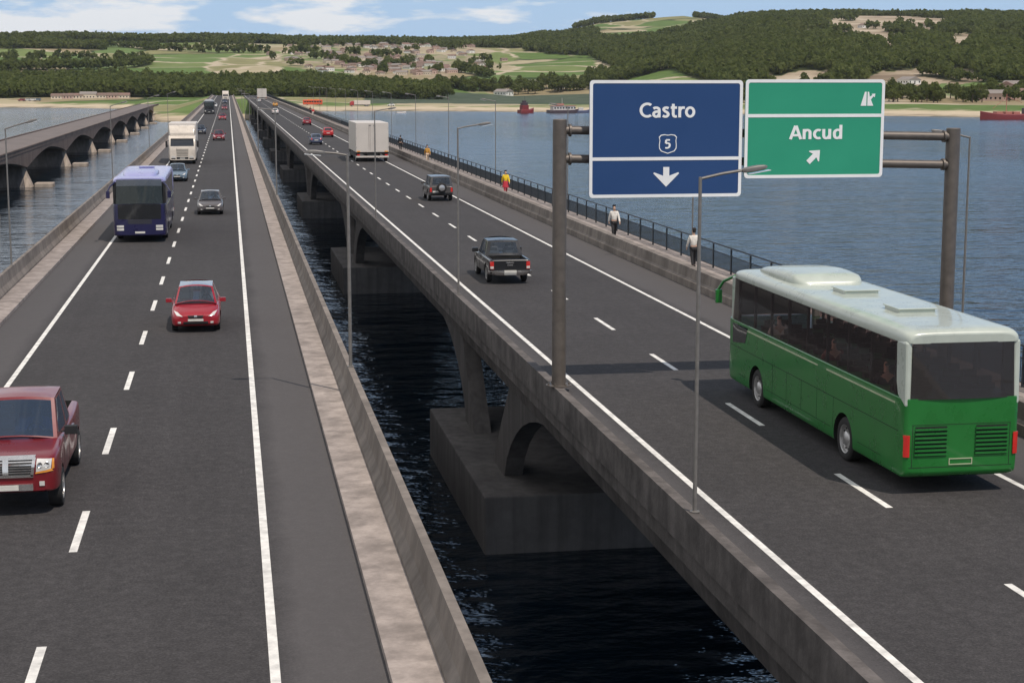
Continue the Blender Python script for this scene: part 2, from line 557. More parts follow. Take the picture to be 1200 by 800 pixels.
# ------------------------------------------------------------------ land: shore, low ground, hills
A0 = R(YAW)
def az_of(px): return A0 + math.atan((px - 600) / 1973.7)
PXS = [-900, -300, 0, 100, 150, 172, 185, 240, 285, 330, 352, 450, 600, 700, 800, 900, 1000, 1200, 1500, 2100]
PROF = {}
def P(px, *a): PROF[px] = a
farA = ((1200, 4.5), (1450, 17), (1900, 44), (2300, 67), (2480, 74), (3000, 70), (4500, 40))
P(-900, (1250, 0), (1300, 3), *[(d + 60, z) for d, z in farA[1:]])
P(-300, (1120, 0), (1210, 4.5), *farA[1:])
P(0, (1066, 0), *farA)
P(100, (1025, 0), (1090, 2.5), *farA)
P(150, (985, 0), (1050, 2.5), *farA)
P(172, (730, 0), (800, 2.0), *farA)
P(185, (672, 0), (740, 2.0), *farA)
P(240, (662, 0), (740, 2.2), *farA)
P(285, (690, 0), (760, 2.5), *farA)
P(330, (740, 0), (800, 2.5), *farA)
P(352, (895, 0), (960, 2.2), *farA)
P(450, (905, 0), (960, 2.2), (1190, 3.6), (1450, 15), (1900, 42), (2300, 66), (2480, 74), (3000, 72), (4500, 40))
P(600, (878, 0), (940, 2.2), (1150, 3.0), (1360, 4.0), (1500, 18), (1900, 42), (2250, 58), (2600, 76), (3000, 84), (4500, 60))
P(700, (862, 0), (920, 2.2), (1150, 3.6), (1340, 6), (1500, 22), (1900, 46), (2200, 63), (2600, 92), (3050, 119), (4500, 80))
P(800, (838, 0), (900, 2.2), (1050, 4), (1150, 11), (1500, 34), (1900, 58), (2250, 78), (2600, 99), (3050, 129), (4500, 90))
P(900, (815, 0), (880, 2.2), (1050, 5), (1150, 13), (1500, 44), (1900, 76), (2250, 93), (2600, 108), (2800, 113), (4500, 80))
P(1000, (800, 0), (860, 2.2), (1030, 5), (1150, 15), (1500, 47), (1900, 73), (2250, 93), (2600, 113), (2800, 119), (4500, 80))
P(1200, (765, 0), (830, 2.2), (1030, 6), (1150, 15), (1500, 46), (1900, 72), (2250, 90), (2600, 107), (2800, 111), (4500, 80))
P(1500, (740, 0), (800, 2.2), (1030, 6), (1150, 15), (1500, 46), (1900, 70), (2250, 88), (2600, 104), (2800, 108), (4500, 90))
P(2100, (720, 0), (800, 2.2), (1030, 6), (1150, 15), (1500, 46), (1900, 70), (2250, 88), (2600, 104), (2800, 108), (4500, 90))
NPX = np.array(PXS, float)
DG = np.concatenate([np.arange(560, 1500, 10.0), np.arange(1500, 3100, 20.0), np.arange(3100, 4600, 100.0)])
PX = np.concatenate([np.arange(-900, -300, 20.0), np.arange(-300, 1500, 4.0), np.arange(1500, 2101, 20.0)])
rows = []
for px in PXS:
    p = PROF[px]
    d0 = p[0][0]
    dd = [500, d0 - 60] + [a for a, b in p]
    zz = [-6, -3.0] + [b for a, b in p]
    rows.append(np.interp(DG, dd, zz))
TAB = np.array(rows)
ZG = np.array([np.interp(PX, NPX, TAB[:, j]) for j in range(len(DG))]).T        # [px, d]
AZ = A0 + np.arctan((PX - 600) / 1973.7)
XW = np.sin(AZ)[:, None] * DG[None, :]
YW = np.cos(AZ)[:, None] * DG[None, :]

def vnoise(x, y, s, seed):
    """smooth value noise on a lattice of spacing s"""
    g = np.random.default_rng(seed).random((256, 256))
    u, v = x / s, y / s
    i, j = np.floor(u).astype(int), np.floor(v).astype(int)
    fu, fv = u - i, v - j
    fu = fu * fu * (3 - 2 * fu); fv = fv * fv * (3 - 2 * fv)
    a, b = g[i % 256, j % 256], g[(i + 1) % 256, j % 256]
    c, d = g[i % 256, (j + 1) % 256], g[(i + 1) % 256, (j + 1) % 256]
    return (a * (1 - fu) + b * fu) * (1 - fv) + (c * (1 - fu) + d * fu) * fv - 0.5

def relief(x, y, z):
    k = np.clip((z - 3) / 25.0, 0, 1)
    return z + k * (vnoise(x, y, 260, 1) * 8 + vnoise(x, y, 110, 2) * 4) + np.clip(z / 4, 0, 1) * vnoise(x, y, 40, 3) * 1.2

def ground_z(x, y):
    """terrain height at world x, y (arrays)"""
    d = np.hypot(x, y)
    px = 600 + 1973.7 * np.tan(np.arctan2(x, y) - A0)
    dj = np.clip(np.interp(d, DG, np.arange(len(DG))), 0, len(DG) - 1.001)
    pj = np.clip(np.interp(px, PX, np.arange(len(PX))), 0, len(PX) - 1.001)
    i, j = pj.astype(int), dj.astype(int)
    fu, fv = pj - i, dj - j
    Z = ZF
    return (Z[i, j] * (1 - fu) + Z[i + 1, j] * fu) * (1 - fv) + (Z[i, j + 1] * (1 - fu) + Z[i + 1, j + 1] * fu) * fv

ZF = relief(XW, YW, ZG)
# embankment that carries both carriageways from the bridge ends inland
def corridor(x, y):
    off = np.maximum(np.maximum(-11.0 - x, x - 24.0), 0)
    ok = np.clip((y - 735) / 30.0, 0, 1)
    return np.clip(1 - off / 16.0, 0, 1) * ok
cw = corridor(XW, YW)
near = (YW < 1030)
ZF = np.where(near & (cw > 0), np.maximum(ZF, ZF * (1 - cw) + (ROAD - 0.35) * cw), ZF)
inside = near & (XW > -14) & (XW < 27) & (YW > 735)
ZF = np.where(inside, np.minimum(ZF, ROAD - 0.35), ZF)

def D_of(x, y): return np.hypot(x, y)
def px_of(x, y): return 600 + 1973.7 * np.tan(np.arctan2(x, y) - A0)

def ell(px, d, cx, cd, rx, rd):
    rag = vnoise(px * 3.0, d * .8, 60, 77) * 1.1 + vnoise(px * 3.0, d * .8, 22, 78) * .5
    return ((px - cx) / rx) ** 2 + ((d - cd) / rd) ** 2 + rag < 1

def bare_patch(px, d, x, y):
    w1 = vnoise(x, y, 70, 21) * 40
    m = ell(px + w1, d, 1032, 1980, 92, 520) | ell(px + w1, d, 962, 1930, 38, 330) | ell(px, d, 1122, 1650, 24, 230) | ell(px, d, 1190, 1740, 40, 230)
    m |= ell(px + w1 * .4, d, 1080, 1185, 75, 60) | ell(px, d, 930, 1190, 45, 55) | ell(px, d, 795, 1500, 26, 90)
    return m

def forest_mask(x, y):
    d, px = D_of(x, y), px_of(x, y)
    n = vnoise(x, y, 130, 31) * 120 + vnoise(x, y, 45, 32) * 60
    m = (px < 520) & (d > 1195) & (d + n * .4 < 1415 - np.clip((px - 380) / 140, 0, 1) * 90)
    m |= (px < 125) & (d + n * .2 > 2020) & (d + n * .2 < 2110)
    m |= (px < 640) & (d + n * .3 > 2370)
    m |= (px >= 470) & (px < 700) & (d + n * .5 > 2190) & (d < 2500)
    edge_lo = np.interp(px, [600, 690, 720, 800, 860], [2080, 1900, 1560, 1300, 1120])
    edge_hi = np.interp(px, [600, 640, 700, 760, 830, 880, 900], [2400, 2350, 2270, 2160, 2330, 2700, 4200])
    m |= (px >= 615) & (d + n * .5 > edge_lo) & (d + n * .6 < edge_hi)
    m |= (px >= 690) & (px < 830) & (d > 1370) & (d + n * .6 < 1440)
    crest = (px > 672) & (px < 765) & (d > 2960) & (d < 3060)
    crest |= (px > 812) & (px < 870) & (d > 2980) & (d < 3070)
    m |= crest
    hedge = (np.abs(vnoise(x, y, 170, 41)) < 0.018) & (d > 1500) & (d < 2300) & (px < 690)
    m |= hedge
    m &= ~((px > 700) & bare_patch(px, d, x, y) & (vnoise(x, y, 34, 55) < 0.33))
    m |= ell(px, d, 450, 1900, 125, 380) & (vnoise(x, y, 24, 51) > 0.36)
    m &= ~((np.abs(x - 6) < 26) & (y < 1050))
    town = ell(px, d, 450, 1900, 125, 380)
    m &= ~(town & (vnoise(x, y, 24, 51) < 0.32))
    return m

fmask = forest_mask(XW, YW).astype(np.float32)
bmask = bare_patch(px_of(XW, YW), D_of(XW, YW), XW, YW).astype(np.float32)
town_m = ell(px_of(XW, YW), D_of(XW, YW), 450, 1900, 125, 380).astype(np.float32)
nP, nD = ZF.shape
me = bpy.data.meshes.new('hills')
vv = np.stack([XW, YW, ZF], -1).reshape(-1, 3).astype(np.float32)
ii, jj = np.meshgrid(np.arange(nP - 1), np.arange(nD - 1), indexing='ij')
q = np.stack([ii * nD + jj, (ii + 1) * nD + jj, (ii + 1) * nD + jj + 1, ii * nD + jj + 1], -1).reshape(-1, 4)
def fill_mesh(me, vv, q):
    me.vertices.add(len(vv)); me.vertices.foreach_set('co', vv.ravel())
    me.loops.add(q.size); me.loops.foreach_set('vertex_index', q.ravel().astype(np.int32))
    me.polygons.add(len(q))
    me.polygons.foreach_set('loop_start', np.arange(0, q.size, q.shape[1], dtype=np.int32))
    me.polygons.foreach_set('loop_total', np.full(len(q), q.shape[1], dtype=np.int32))
    me.update(calc_edges=True)
fill_mesh(me, vv, q)
pxw, dw = px_of(XW, YW), D_of(XW, YW)
marsh = ((pxw > 425) & (pxw < 700) & (dw > 1000 + vnoise(XW, YW, 60, 91) * 26) & (dw < 1325)).astype(np.float32)
for nm, arr in (('wood', fmask), ('bare', bmask), ('town', town_m), ('marsh', marsh)):
    at = me.attributes.new(nm, 'FLOAT', 'POINT')
    at.data.foreach_set('value', arr.ravel().astype(np.float32))
me.shade_smooth()

m, nt, bs = newmat('land')
v = coords(nt)
def attr(nt, name):
    a = nt.nodes.new('ShaderNodeAttribute'); a.attribute_name = name
    return a
vo = nt.nodes.new('ShaderNodeTexVoronoi'); vo.inputs['Scale'].default_value = 1 / 58.0
wv = noise_node(nt, 1 / 60.0, 3, .6, v)
vm = nt.nodes.new('ShaderNodeVectorMath'); vm.operation = 'MULTIPLY_ADD'
nt.links.new(wv.outputs['Color'], vm.inputs[0]); vm.inputs[1].default_value = (45, 45, 0); nt.links.new(v, vm.inputs[2])
fl = nt.nodes.new('ShaderNodeVectorMath'); fl.operation = 'MULTIPLY'; fl.inputs[1].default_value = (.8, 0.42, 0)
nt.links.new(vm.outputs[0], fl.inputs[0])
nt.links.new(fl.outputs[0], vo.inputs['Vector'])
sepc = nt.nodes.new('ShaderNodeSeparateColor'); nt.links.new(vo.outputs['Color'], sepc.inputs[0])
field = ramp(nt, sepc.outputs[0], [(0.0, (0.10, 0.155, 0.042)), (0.25, (0.15, 0.19, 0.065)), (0.45, (0.22, 0.21, 0.10)), (0.62, (0.12, 0.175, 0.055)), (0.78, (0.27, 0.22, 0.13)), (0.92, (0.36, 0.31, 0.20))])
field.node.color_ramp.interpolation = 'CONSTANT'
ve = nt.nodes.new('ShaderNodeTexVoronoi'); ve.feature = 'DISTANCE_TO_EDGE'; ve.inputs['Scale'].default_value = 1 / 58.0
nt.links.new(fl.outputs[0], ve.inputs['Vector'])
fine = noise_node(nt, 0.06, 5, .6, v)
field = mixc(nt, .5, field, ramp(nt, fine.outputs[0], [(.3, .32), (.7, .66)]), 'OVERLAY')
edge = ramp(nt, ve.outputs[0], [(0.02, 1.0), (0.05, 0.0)])
n_e = noise_node(nt, 1 / 140.0, 2, .5, v)
edge_k = mathn(nt, 'MULTIPLY', edge, ramp(nt, n_e.outputs[0], [(.42, 0.0), (.52, 1.0)]))
c = mixc(nt, edge_k, field, (0.44, 0.37, 0.27))
edge_g = mathn(nt, 'MULTIPLY', edge, ramp(nt, n_e.outputs[0], [(.38, 1.0), (.46, 0.0)]))
c = mixc(nt, edge_g, c, (0.03, 0.045, 0.015))
tn = noise_node(nt, 1 / 26.0, 4, .6, v)
tb = mathn(nt, 'MULTIPLY', attr(nt, 'town').outputs['Fac'], ramp(nt, tn.outputs[0], [(.44, 0.0), (.56, .8)]))
c = mixc(nt, tb, c, (0.34, 0.27, 0.20))
bn = noise_node(nt, 1 / 45.0, 5, .6, v)
bare_c = ramp(nt, bn.outputs[0], [(.35, (0.20, 0.155, 0.11)), (.5, (0.36, 0.29, 0.21)), (.65, (0.46, 0.39, 0.30))])
c = mixc(nt, attr(nt, 'bare').outputs['Fac'], c, bare_c)
c = mixc(nt, mathn(nt, 'MULTIPLY', attr(nt, 'wood').outputs['Fac'], .93), c, (0.055, 0.068, 0.026))
sepz = nt.nodes.new('ShaderNodeSeparateXYZ'); nt.links.new(v, sepz.inputs[0])
zz = mathn(nt, 'ADD', sepz.outputs[2], mathn(nt, 'MULTIPLY', mathn(nt, 'SUBTRACT', fine.outputs[0], .5), 3.0))
sand = ramp(nt, mathn(nt, 'MULTIPLY', zz, .2), [(0.0, (0.17, 0.15, 0.10)), (0.05, (0.33, 0.27, 0.19)), (0.2, (0.52, 0.43, 0.31)), (0.40, (0.46, 0.38, 0.26))])
low = ramp(nt, mathn(nt, 'MULTIPLY', zz, .1), [(0.15, 1.0), (0.23, 0.0)])
c = mixc(nt, low, c, sand)
c = mixc(nt, attr(nt, 'marsh').outputs['Fac'], c, ramp(nt, fine.outputs[0], [(.35, (0.050, 0.070, 0.046)), (.65, (0.085, 0.105, 0.070))]))
nt.links.new(c, bs.inputs['Base Color'])
bs.inputs['Roughness'].default_value = 0.95
bs.inputs['Specular IOR Level'].default_value = 0.1
me.materials.append(m)
hills = link('hills', me)
tag(hills, kind='structure')

# ------------------------------------------------------------------ water
m, nt, bs = newmat('water')
bs.inputs['Base Color'].default_value = (0.002, 0.007, 0.013, 1)
bs.inputs['Specular Tint'].default_value = (0.36, 0.69, 1.0, 1)
bs.inputs['Roughness'].default_value = 0.10
bs.inputs['IOR'].default_value = 1.6
v = coords(nt, (0.8, 1.25, 1.0))
n1 = noise_node(nt, 0.5, 4, 0.52, v)
n2 = noise_node(nt, 0.09, 3, 0.5, v)
h = mathn(nt, 'ADD', n1.outputs[0], mathn(nt, 'MULTIPLY', n2.outputs[0], 2.2))
bump(nt, bs, h, 0.34, 1.0)
gust = noise_node(nt, 0.008, 4, 0.6, coords(nt, (1, .35, 1)))
nt.links.new(ramp(nt, gust.outputs[0], [(.35, .06), (.65, .18)]), bs.inputs['Roughness'])
mb = MB()
S = 4600
mb.add([(-S, -900, 0), (S, -900, 0), (S, 5000, 0), (-S, 5000, 0)], [(0, 1, 2, 3)])
tag(mb.build('water', m), kind='structure')

# ------------------------------------------------------------------ thin haze over the whole place
m = bpy.data.materials.new('air')
m.use_nodes = True
nt = m.node_tree
nt.nodes.clear()
ho = nt.nodes.new('ShaderNodeOutputMaterial')
hv = nt.nodes.new('ShaderNodeVolumePrincipled')
hv.inputs['Color'].default_value = (0.86, 0.92, 1.0, 1)
hv.inputs['Density'].default_value = 0.000034
hv.inputs['Anisotropy'].default_value = 0.2
nt.links.new(hv.outputs[0], ho.inputs['Volume'])
mb = MB(); mb.box(-5200, 5200, -1100, 5300, -9, 190)
tag(mb.build('haze', m), kind='stuff')

# ------------------------------------------------------------------ forest
def leaf_material(name, cols):
    m, nt, bs = newmat(name)
    a = attr(nt, 'tone')
    n = noise_node(nt, .35, 3, .6, coords(nt))
    f = mathn(nt, 'ADD', mathn(nt, 'MULTIPLY', a.outputs['Fac'], .75), mathn(nt, 'MULTIPLY', n.outputs[0], .25))
    nt.links.new(ramp(nt, f, [(0.1, cols[0]), (0.5, cols[1]), (0.9, cols[2])]), bs.inputs['Base Color'])
    bs.inputs['Roughness'].default_value = .8
    bs.inputs['Specular IOR Level'].default_value = .12
    tl = nt.nodes.new('ShaderNodeBsdfTranslucent')
    nt.links.new(bs.inputs['Base Color'].links[0].from_socket, tl.inputs[0])
    mx = nt.nodes.new('ShaderNodeMixShader'); mx.inputs[0].default_value = .55
    nt.links.new(bs.outputs[0], mx.inputs[1]); nt.links.new(tl.outputs[0], mx.inputs[2])
    nt.links.new(mx.outputs[0], nt.nodes['Material Output'].inputs[0])
    return m
M_leaf = leaf_material('foliage', ((0.068, 0.088, 0.020), (0.112, 0.136, 0.036), (0.155, 0.176, 0.054)))
M_bark = plain('bark', (0.10, 0.075, 0.055), .9)

def crown_quads(n, seed, leaf, squash=1.0):
    """leaf-clump quads spread over several lobes of a unit crown (radius about 1, centre 0)"""
    g = np.random.default_rng(seed)
    lobes = [(np.array([0, 0, 0.1]), .72)]
    for k in range(6):
        a = 2 * math.pi * (k + g.random() * .8) / 6
        lobes.append((np.array([math.cos(a) * .52, math.sin(a) * .52, g.uniform(-.45, .35)]), g.uniform(.34, .52)))
    lobes.append((np.array([g.uniform(-.2, .2), g.uniform(-.2, .2), .55]), g.uniform(.35, .5)))
    V = np.zeros((n, 4, 3))
    for i in range(n):
        c, r = lobes[g.integers(len(lobes))]
        d = g.normal(size=3); d /= np.linalg.norm(d)
        if d[2] < -.5: d[2] *= -.6
        p = c + d * r * (1 - .22 * g.random() ** 2)
        nrm = d + g.normal(size=3) * .26; nrm /= np.linalg.norm(nrm)
        t = np.cross(nrm, g.normal(size=3)); t /= np.linalg.norm(t)
        b = np.cross(nrm, t)
        s = leaf * g.uniform(.6, 1.3)
        for q_, (a1, a2) in enumerate(((-1, -.8), (1, -.6), (.8, 1), (-.9, .7))):
            V[i, q_] = p + t * a1 * s * g.uniform(.7, 1.2) + b * a2 * s * g.uniform(.7, 1.2)
    V[..., 2] *= squash
    return V

def forest_mesh(name, pos, size, nq, leaf, seed, squash):
    """one mesh: a crown of leaf clumps at every pos, scaled by size (radius)"""
    g = np.random.default_rng(seed)
    protos = [crown_quads(nq, seed * 10 + k, leaf, squash) for k in range(8)]
    out, tone = [], []
    kind = g.integers(0, 8, len(pos))
    for k in range(8):
        idx = np.nonzero(kind == k)[0]
        if not len(idx): continue
        a = g.random(len(idx)) * 2 * math.pi
        ca, sa = np.cos(a), np.sin(a)
        pv = protos[k].reshape(-1, 3)
        x = ca[:, None] * pv[None, :, 0] - sa[:, None] * pv[None, :, 1]
        y = sa[:, None] * pv[None, :, 0] + ca[:, None] * pv[None, :, 1]
        z = np.broadcast_to(pv[None, :, 2], x.shape) * g.uniform(.85, 1.35, len(idx))[:, None]
        P3 = np.stack([x, y, z], -1) * size[idx][:, None, None] + pos[idx][:, None, :]
        P3[..., 2] += size[idx][:, None] * 1.02
        out.append(P3.reshape(-1, 3))
        tt = np.clip(.5 + g.normal(size=len(idx)) * .2, 0, 1)
        tone.append(np.clip(np.repeat(tt, nq) + g.normal(size=len(idx) * nq) * .10, 0, 1))
    vv = np.concatenate(out).astype(np.float32)
    q = np.arange(len(vv)).reshape(-1, 4)
    me = bpy.data.meshes.new(name)
    fill_mesh(me, vv, q)
    at = me.attributes.new('tone', 'FLOAT', 'FACE')
    at.data.foreach_set('value', np.concatenate(tone).astype(np.float32))
    me.materials.append(M_leaf)
    return link(name, me)

def scatter(n, dlo, dhi, plo, phi):
    d = np.sqrt(rng.uniform(dlo ** 2, dhi ** 2, n))
    p = rng.uniform(plo, phi, n)
    a = A0 + np.arctan((p - 600) / 1973.7)
    x, y = np.sin(a) * d, np.cos(a) * d
    k = forest_mask(x, y)
    # drop trees that crowd each other: keep one per 5.5 m cell
    x, y = x[k], y[k]
    cell = np.floor(x / 5.0).astype(np.int64) * 100003 + np.floor(y / 5.0).astype(np.int64)
    _, first = np.unique(cell, return_index=True)
    return x[first], y[first]

x, y = scatter(90000, 1120, 1750, -230, 1420)
z = ground_z(x, y)
s = rng.uniform(2.9, 4.9, len(x)) * (1 + .25 * vnoise(x, y, 60, 71))
o = forest_mesh('woodland', np.stack([x, y, z], -1), s, 52, .25, 3, 1.0)
tag(o, 'dense dark green woodland covering the lower slopes behind the shore', 'woodland', kind='stuff')
x, y = scatter(150000, 1750, 3080, -230, 1420)
z = ground_z(x, y)
s = rng.uniform(3.0, 5.0, len(x)) * (1 + .25 * vnoise(x, y, 60, 72))
o = forest_mesh('woodland', np.stack([x, y, z], -1), s, 28, .34, 4, 1.05)
tag(o, 'distant dark green woodland along the upper slopes and the ridge of the hills', 'woodland', kind='stuff')

# individual trees along the shore
def tree_proto(seed, h, r):
    t = empty('broadleaf_tree', (0, 0, 0))
    V = crown_quads(420, seed, .12, 1.05) * r
    V[..., 2] += h - r * 1.12
    me = bpy.data.meshes.new('crown')
    fill_mesh(me, V.reshape(-1, 3).astype(np.float32), np.arange(V.shape[0] * 4).reshape(-1, 4))
    g = np.random.default_rng(seed)
    at = me.attributes.new('tone', 'FLOAT', 'FACE')
    base = g.uniform(.3, .62)
    at.data.foreach_set('value', np.clip(base + g.normal(size=V.shape[0]) * .14, 0, 1).astype(np.float32))
    me.materials.append(M_leaf)
    link('crown', me, t)
    mb = MB()
    mb.tube([(0, 0, -.3), (.1, 0, h * .3), (0.05, .1, h * .7)], [.32, .24, .1], 6)
    for k in range(4):
        a = k * 1.6 + seed
        mb.tube([(.05, .03, h * (.35 + .07 * k)), (math.cos(a) * r * .6, math.sin(a) * r * .6, h * (.6 + .07 * k))], [.13, .05], 5)
    mb.build('trunk', M_bark, t)
    return t
protos = [tree_proto(100 + k, 8.0 + (k % 3) * 1.3, 4.1 + (k % 2) * .8) for k in range(6)]
tree_used = [False] * 6
def place_tree(px, d, label, group, sc=1.0):
    k = rnd.randrange(6)
    a = az_of(px)
    x, y = math.sin(a) * d, math.cos(a) * d
    if abs(x - 6) < 24 and y < 1040: return
    z = float(ground_z(np.array([x]), np.array([y]))[0])
    if z < .5: return
    o = protos[k] if not tree_used[k] else copy_tree(protos[k])
    tree_used[k] = True
    o.location = (x, y, z - .1)
    o.rotation_euler = (0, 0, rnd.uniform(0, 6.28))
    s = sc * rnd.uniform(.8, 1.18)
    o.scale = (s, s, s * rnd.uniform(.9, 1.1))
    tag(o, label, 'tree', group)
for i in range(46):
    place_tree(515 + i * 4.0 + rnd.uniform(-1.5, 1.5), 1362 + rnd.uniform(0, 40), 'rounded green tree in the row on the shore left of the blue sign', 'trees in the row left of the blue sign', 1.25)
for i in range(74):
    px = 1035 + rnd.uniform(0, 1) * 240
    place_tree(px, rnd.uniform(955, 1060), 'leafy green tree on the low shore right of the green sign', 'trees on the shore right of the signs', 1.0)
for i in range(66):
    px = 700 + i * 5.2 + rnd.uniform(-2, 2)
    place_tree(px, rnd.uniform(980, 1060), 'leafy green tree on the low shore behind the two road signs', 'trees on the shore behind the signs', .95)
for i in range(24):
    place_tree(350 + i * 7.5 + rnd.uniform(-3, 3), 1188 + rnd.uniform(-6, 10), 'green tree at the lower edge of the wood behind the orange red bus', 'trees at the edge of the wood')
for k in range(6):
    if not tree_used[k]:
        for ch in list(protos[k].children): bpy.data.objects.remove(ch)
        bpy.data.objects.remove(protos[k])

# ------------------------------------------------------------------ houses of the village and the shore
M_roofs = [plain('clay_roof', (0.17, 0.115, 0.092), .8), plain('grey_roof', (0.24, 0.21, 0.19), .8), plain('rust_roof', (0.20, 0.125, 0.10), .8)]
M_walls = [plain('cream_wall', (0.62, 0.53, 0.42), .8), plain('pink_wall', (0.50, 0.36, 0.30), .8), plain('white_wall', (0.72, 0.70, 0.66), .8)]
def house_mesh(w, l, h, rh, wall, roof):
    mb = MB()
    mb.box(-w / 2, w / 2, -l / 2, l / 2, -2.0, h, 0)
    e = .4
    mb.prism([(-w / 2 - e, h - .15), (0, h + rh), (w / 2 + e, h - .15)], 'y', -l / 2 - e, l / 2 + e, 1)
    for sx in (-1, 1):
        for yy in np.arange(-l / 2 + 1.5, l / 2 - 1, 2.6):
            mb.box(sx * w / 2 - .03, sx * w / 2 + .03, yy, yy + 1.0, .9, 2.1, 2)
    for yy in (-l / 2, l / 2):
        mb.box(-.5, .5, yy - .03, yy + .03, 0, 2.1, 2)
        for xx in (-w / 2 + .7, w / 2 - 1.7): mb.box(xx, xx + 1.0, yy - .03, yy + .03, .9, 2.1, 2)
    return mb.mesh('house', [wall, roof, M_glassdark])
HM = [house_mesh(7 + (k % 3) * 1.5, 9 + (k % 4) * 1.5, 3 + (k % 2) * 1.2, 2.0, M_walls[k % 3], M_roofs[(k * 2 + k // 3) % 3]) for k in range(9)]
HN = [('cream', 'clay'), ('pink', 'grey'), ('white', 'rust')]
def place_house(px, d, label, group, me=None, rz=None):
    a = az_of(px)
    x, y = math.sin(a) * d, math.cos(a) * d
    z = float(ground_z(np.array([x]), np.array([y]))[0])
    o = link('house', me or HM[rnd.randrange(9)])
    o.location = (x, y, z)
    o.rotation_euler = (0, 0, rnd.choice([0.3, 1.8, 1.2, 2.6, .8]) if rz is None else rz)
    tag(o, label, 'house', group)
    return o
def at_px(px, d):
    a = az_of(px)
    return math.sin(a) * d, math.cos(a) * d
taken = []
n = 0
while n < 170:
    px, d = rnd.gauss(455, 62), rnd.uniform(1560, 2280)
    if ((px - 455) / 140) ** 2 + ((d - 1900) / 400) ** 2 > 1 or forest_mask(*[np.array([v_]) for v_ in at_px(px, d)])[0]: continue
    if any(abs(px - a) < 6 and abs(d - b) < 14 for a, b in taken): continue
    taken.append((px, d)); n += 1
    o = place_house(px, d, 'small house of the hillside village above the wood', 'houses of the hillside village')
    o.scale = (.78, .78, .72)
for i, px in enumerate((66, 79, 88, 103, 118, 131, 143)):
    place_house(px, 1175, 'low beach house in the row under the wood on the left shore', 'beach houses on the left shore', HM[(0, 4, 6, 3)[i % 4]], 1.5 + .1 * (i % 3)).scale = (.8, .8, .75)
for px, d in ((1148, 1000), (1158, 1012), (1166, 985), (1176, 1010), (1186, 1000), (1196, 1015), (1207, 1005), (1180, 1075), (1190, 1080), (1170, 1072)):
    place_house(px, d, 'house among the shore trees behind the red ship', 'houses behind the red ship')
for px, d in ((700, 1440), (730, 1420), (590, 1330), (620, 1420), (655, 1390), (1010, 1180), (1065, 1130), (1040, 2010), (1010, 1985), (1085, 1990)):
    place_house(px, d, 'lone farm house standing on open ground on the hillside', 'farm houses on the hillside')

# ------------------------------------------------------------------ vehicle toolkit (x right, y forward, z up)
RING = {
    'car': [(0, 0), (.55, 0), (.86, .02), (.965, .10), (.992, .28), (1, .48), (.985, .68), (.945, .84), (.87, .94), (.74, .985), (.40, 1.005), (0, 1.012)],
    'box': [(0, 0), (.6, 0), (.93, .015), (.985, .06), (.997, .25), (1, .50), (.998, .75), (.985, .90), (.955, .965), (.86, .995), (.45, 1.004), (0, 1.006)],
    'bus': [(0, 0), (.6, 0), (.95, .01), (.99, .05), (1, .25), (1, .50), (1, .75), (1, .95), (.998, .985), (.98, 1.0), (.5, 1.0), (0, 1.0)],
    'roof': [(0, 0), (.6, 0), (.95, 0), (.99, .01), (1, .10), (.997, .30), (.985, .52), (.95, .74), (.87, .89), (.74, .965), (.4, 1.0), (0, 1.01)],
}
def crom(xs, ys, q):
    """monotone cubic interpolation of table ys(xs) at q"""
    xs, ys = np.asarray(xs, float), np.asarray(ys, float)
    d = np.diff(ys) / np.diff(xs)
    mm = np.zeros(len(xs))
    mm[1:-1] = np.where(d[:-1] * d[1:] > 0, 2 * d[:-1] * d[1:] / (d[:-1] + d[1:] + 1e-12), 0)
    mm[0], mm[-1] = d[0], d[-1]
    i = np.clip(np.searchsorted(xs, q) - 1, 0, len(xs) - 2)
    h = xs[i + 1] - xs[i]
    t = (q - xs[i]) / h
    return ((1 + 2 * t) * (1 - t) ** 2 * ys[i] + t * (1 - t) ** 2 * h * mm[i] + t * t * (3 - 2 * t) * ys[i + 1] + t * t * (t - 1) * h * mm[i + 1])

def loft(st, ring, ny=44, nr=3):
    """closed body lofted through stations (y, half width, z low, z high)"""
    st = sorted(st)
    ys = [s[0] for s in st]
    dens = []
    for a, b in zip(ys[:-1], ys[1:]):
        k = max(2, int(ny * (b - a) / (ys[-1] - ys[0])) + 1)
        dens += list(np.linspace(a, b, k, endpoint=False))
    dens.append(ys[-1])
    q = np.array(dens)
    W, ZL, ZH = (crom(ys, [s[c] for s in st], q) for c in (1, 2, 3))
    rp = RING[ring]
    tt = np.arange(len(rp))
    tq = np.linspace(0, len(rp) - 1, (len(rp) - 1) * nr + 1)
    rx, rz = crom(tt, [p[0] for p in rp], tq), crom(tt, [p[1] for p in rp], tq)
    half = list(zip(rx, rz))
    full = half + [(-a, b) for a, b in half[-2:0:-1]]
    n = len(full)
    mb = MB()
    vs = [(W[i] * a, q[i], ZL[i] + (ZH[i] - ZL[i]) * b) for i in range(len(q)) for a, b in full]
    fs = [(i * n + k, i * n + (k + 1) % n, (i + 1) * n + (k + 1) % n, (i + 1) * n + k) for i in range(len(q) - 1) for k in range(n)]
    # end caps: rings shrinking to the middle
    for i in (0, len(q) - 1):
        base = i * n
        zc = (ZL[i] + ZH[i]) / 2
        c = len(vs)
        for f in (.97, .94):
            vs += [(vs[base + k][0] * f, q[i], zc + (vs[base + k][2] - zc) * f) for k in range(n)]
        vs.append((0, q[i], zc))
        for a_, b_ in ((base, c), (c, c + n)):
            fs += [(a_ + k, a_ + (k + 1) % n, b_ + (k + 1) % n, b_ + k) for k in range(n)]
        fs += [(c + n + k, c + n + (k + 1) % n, c + 2 * n) for k in range(n)]
    return mb.add(vs, fs)

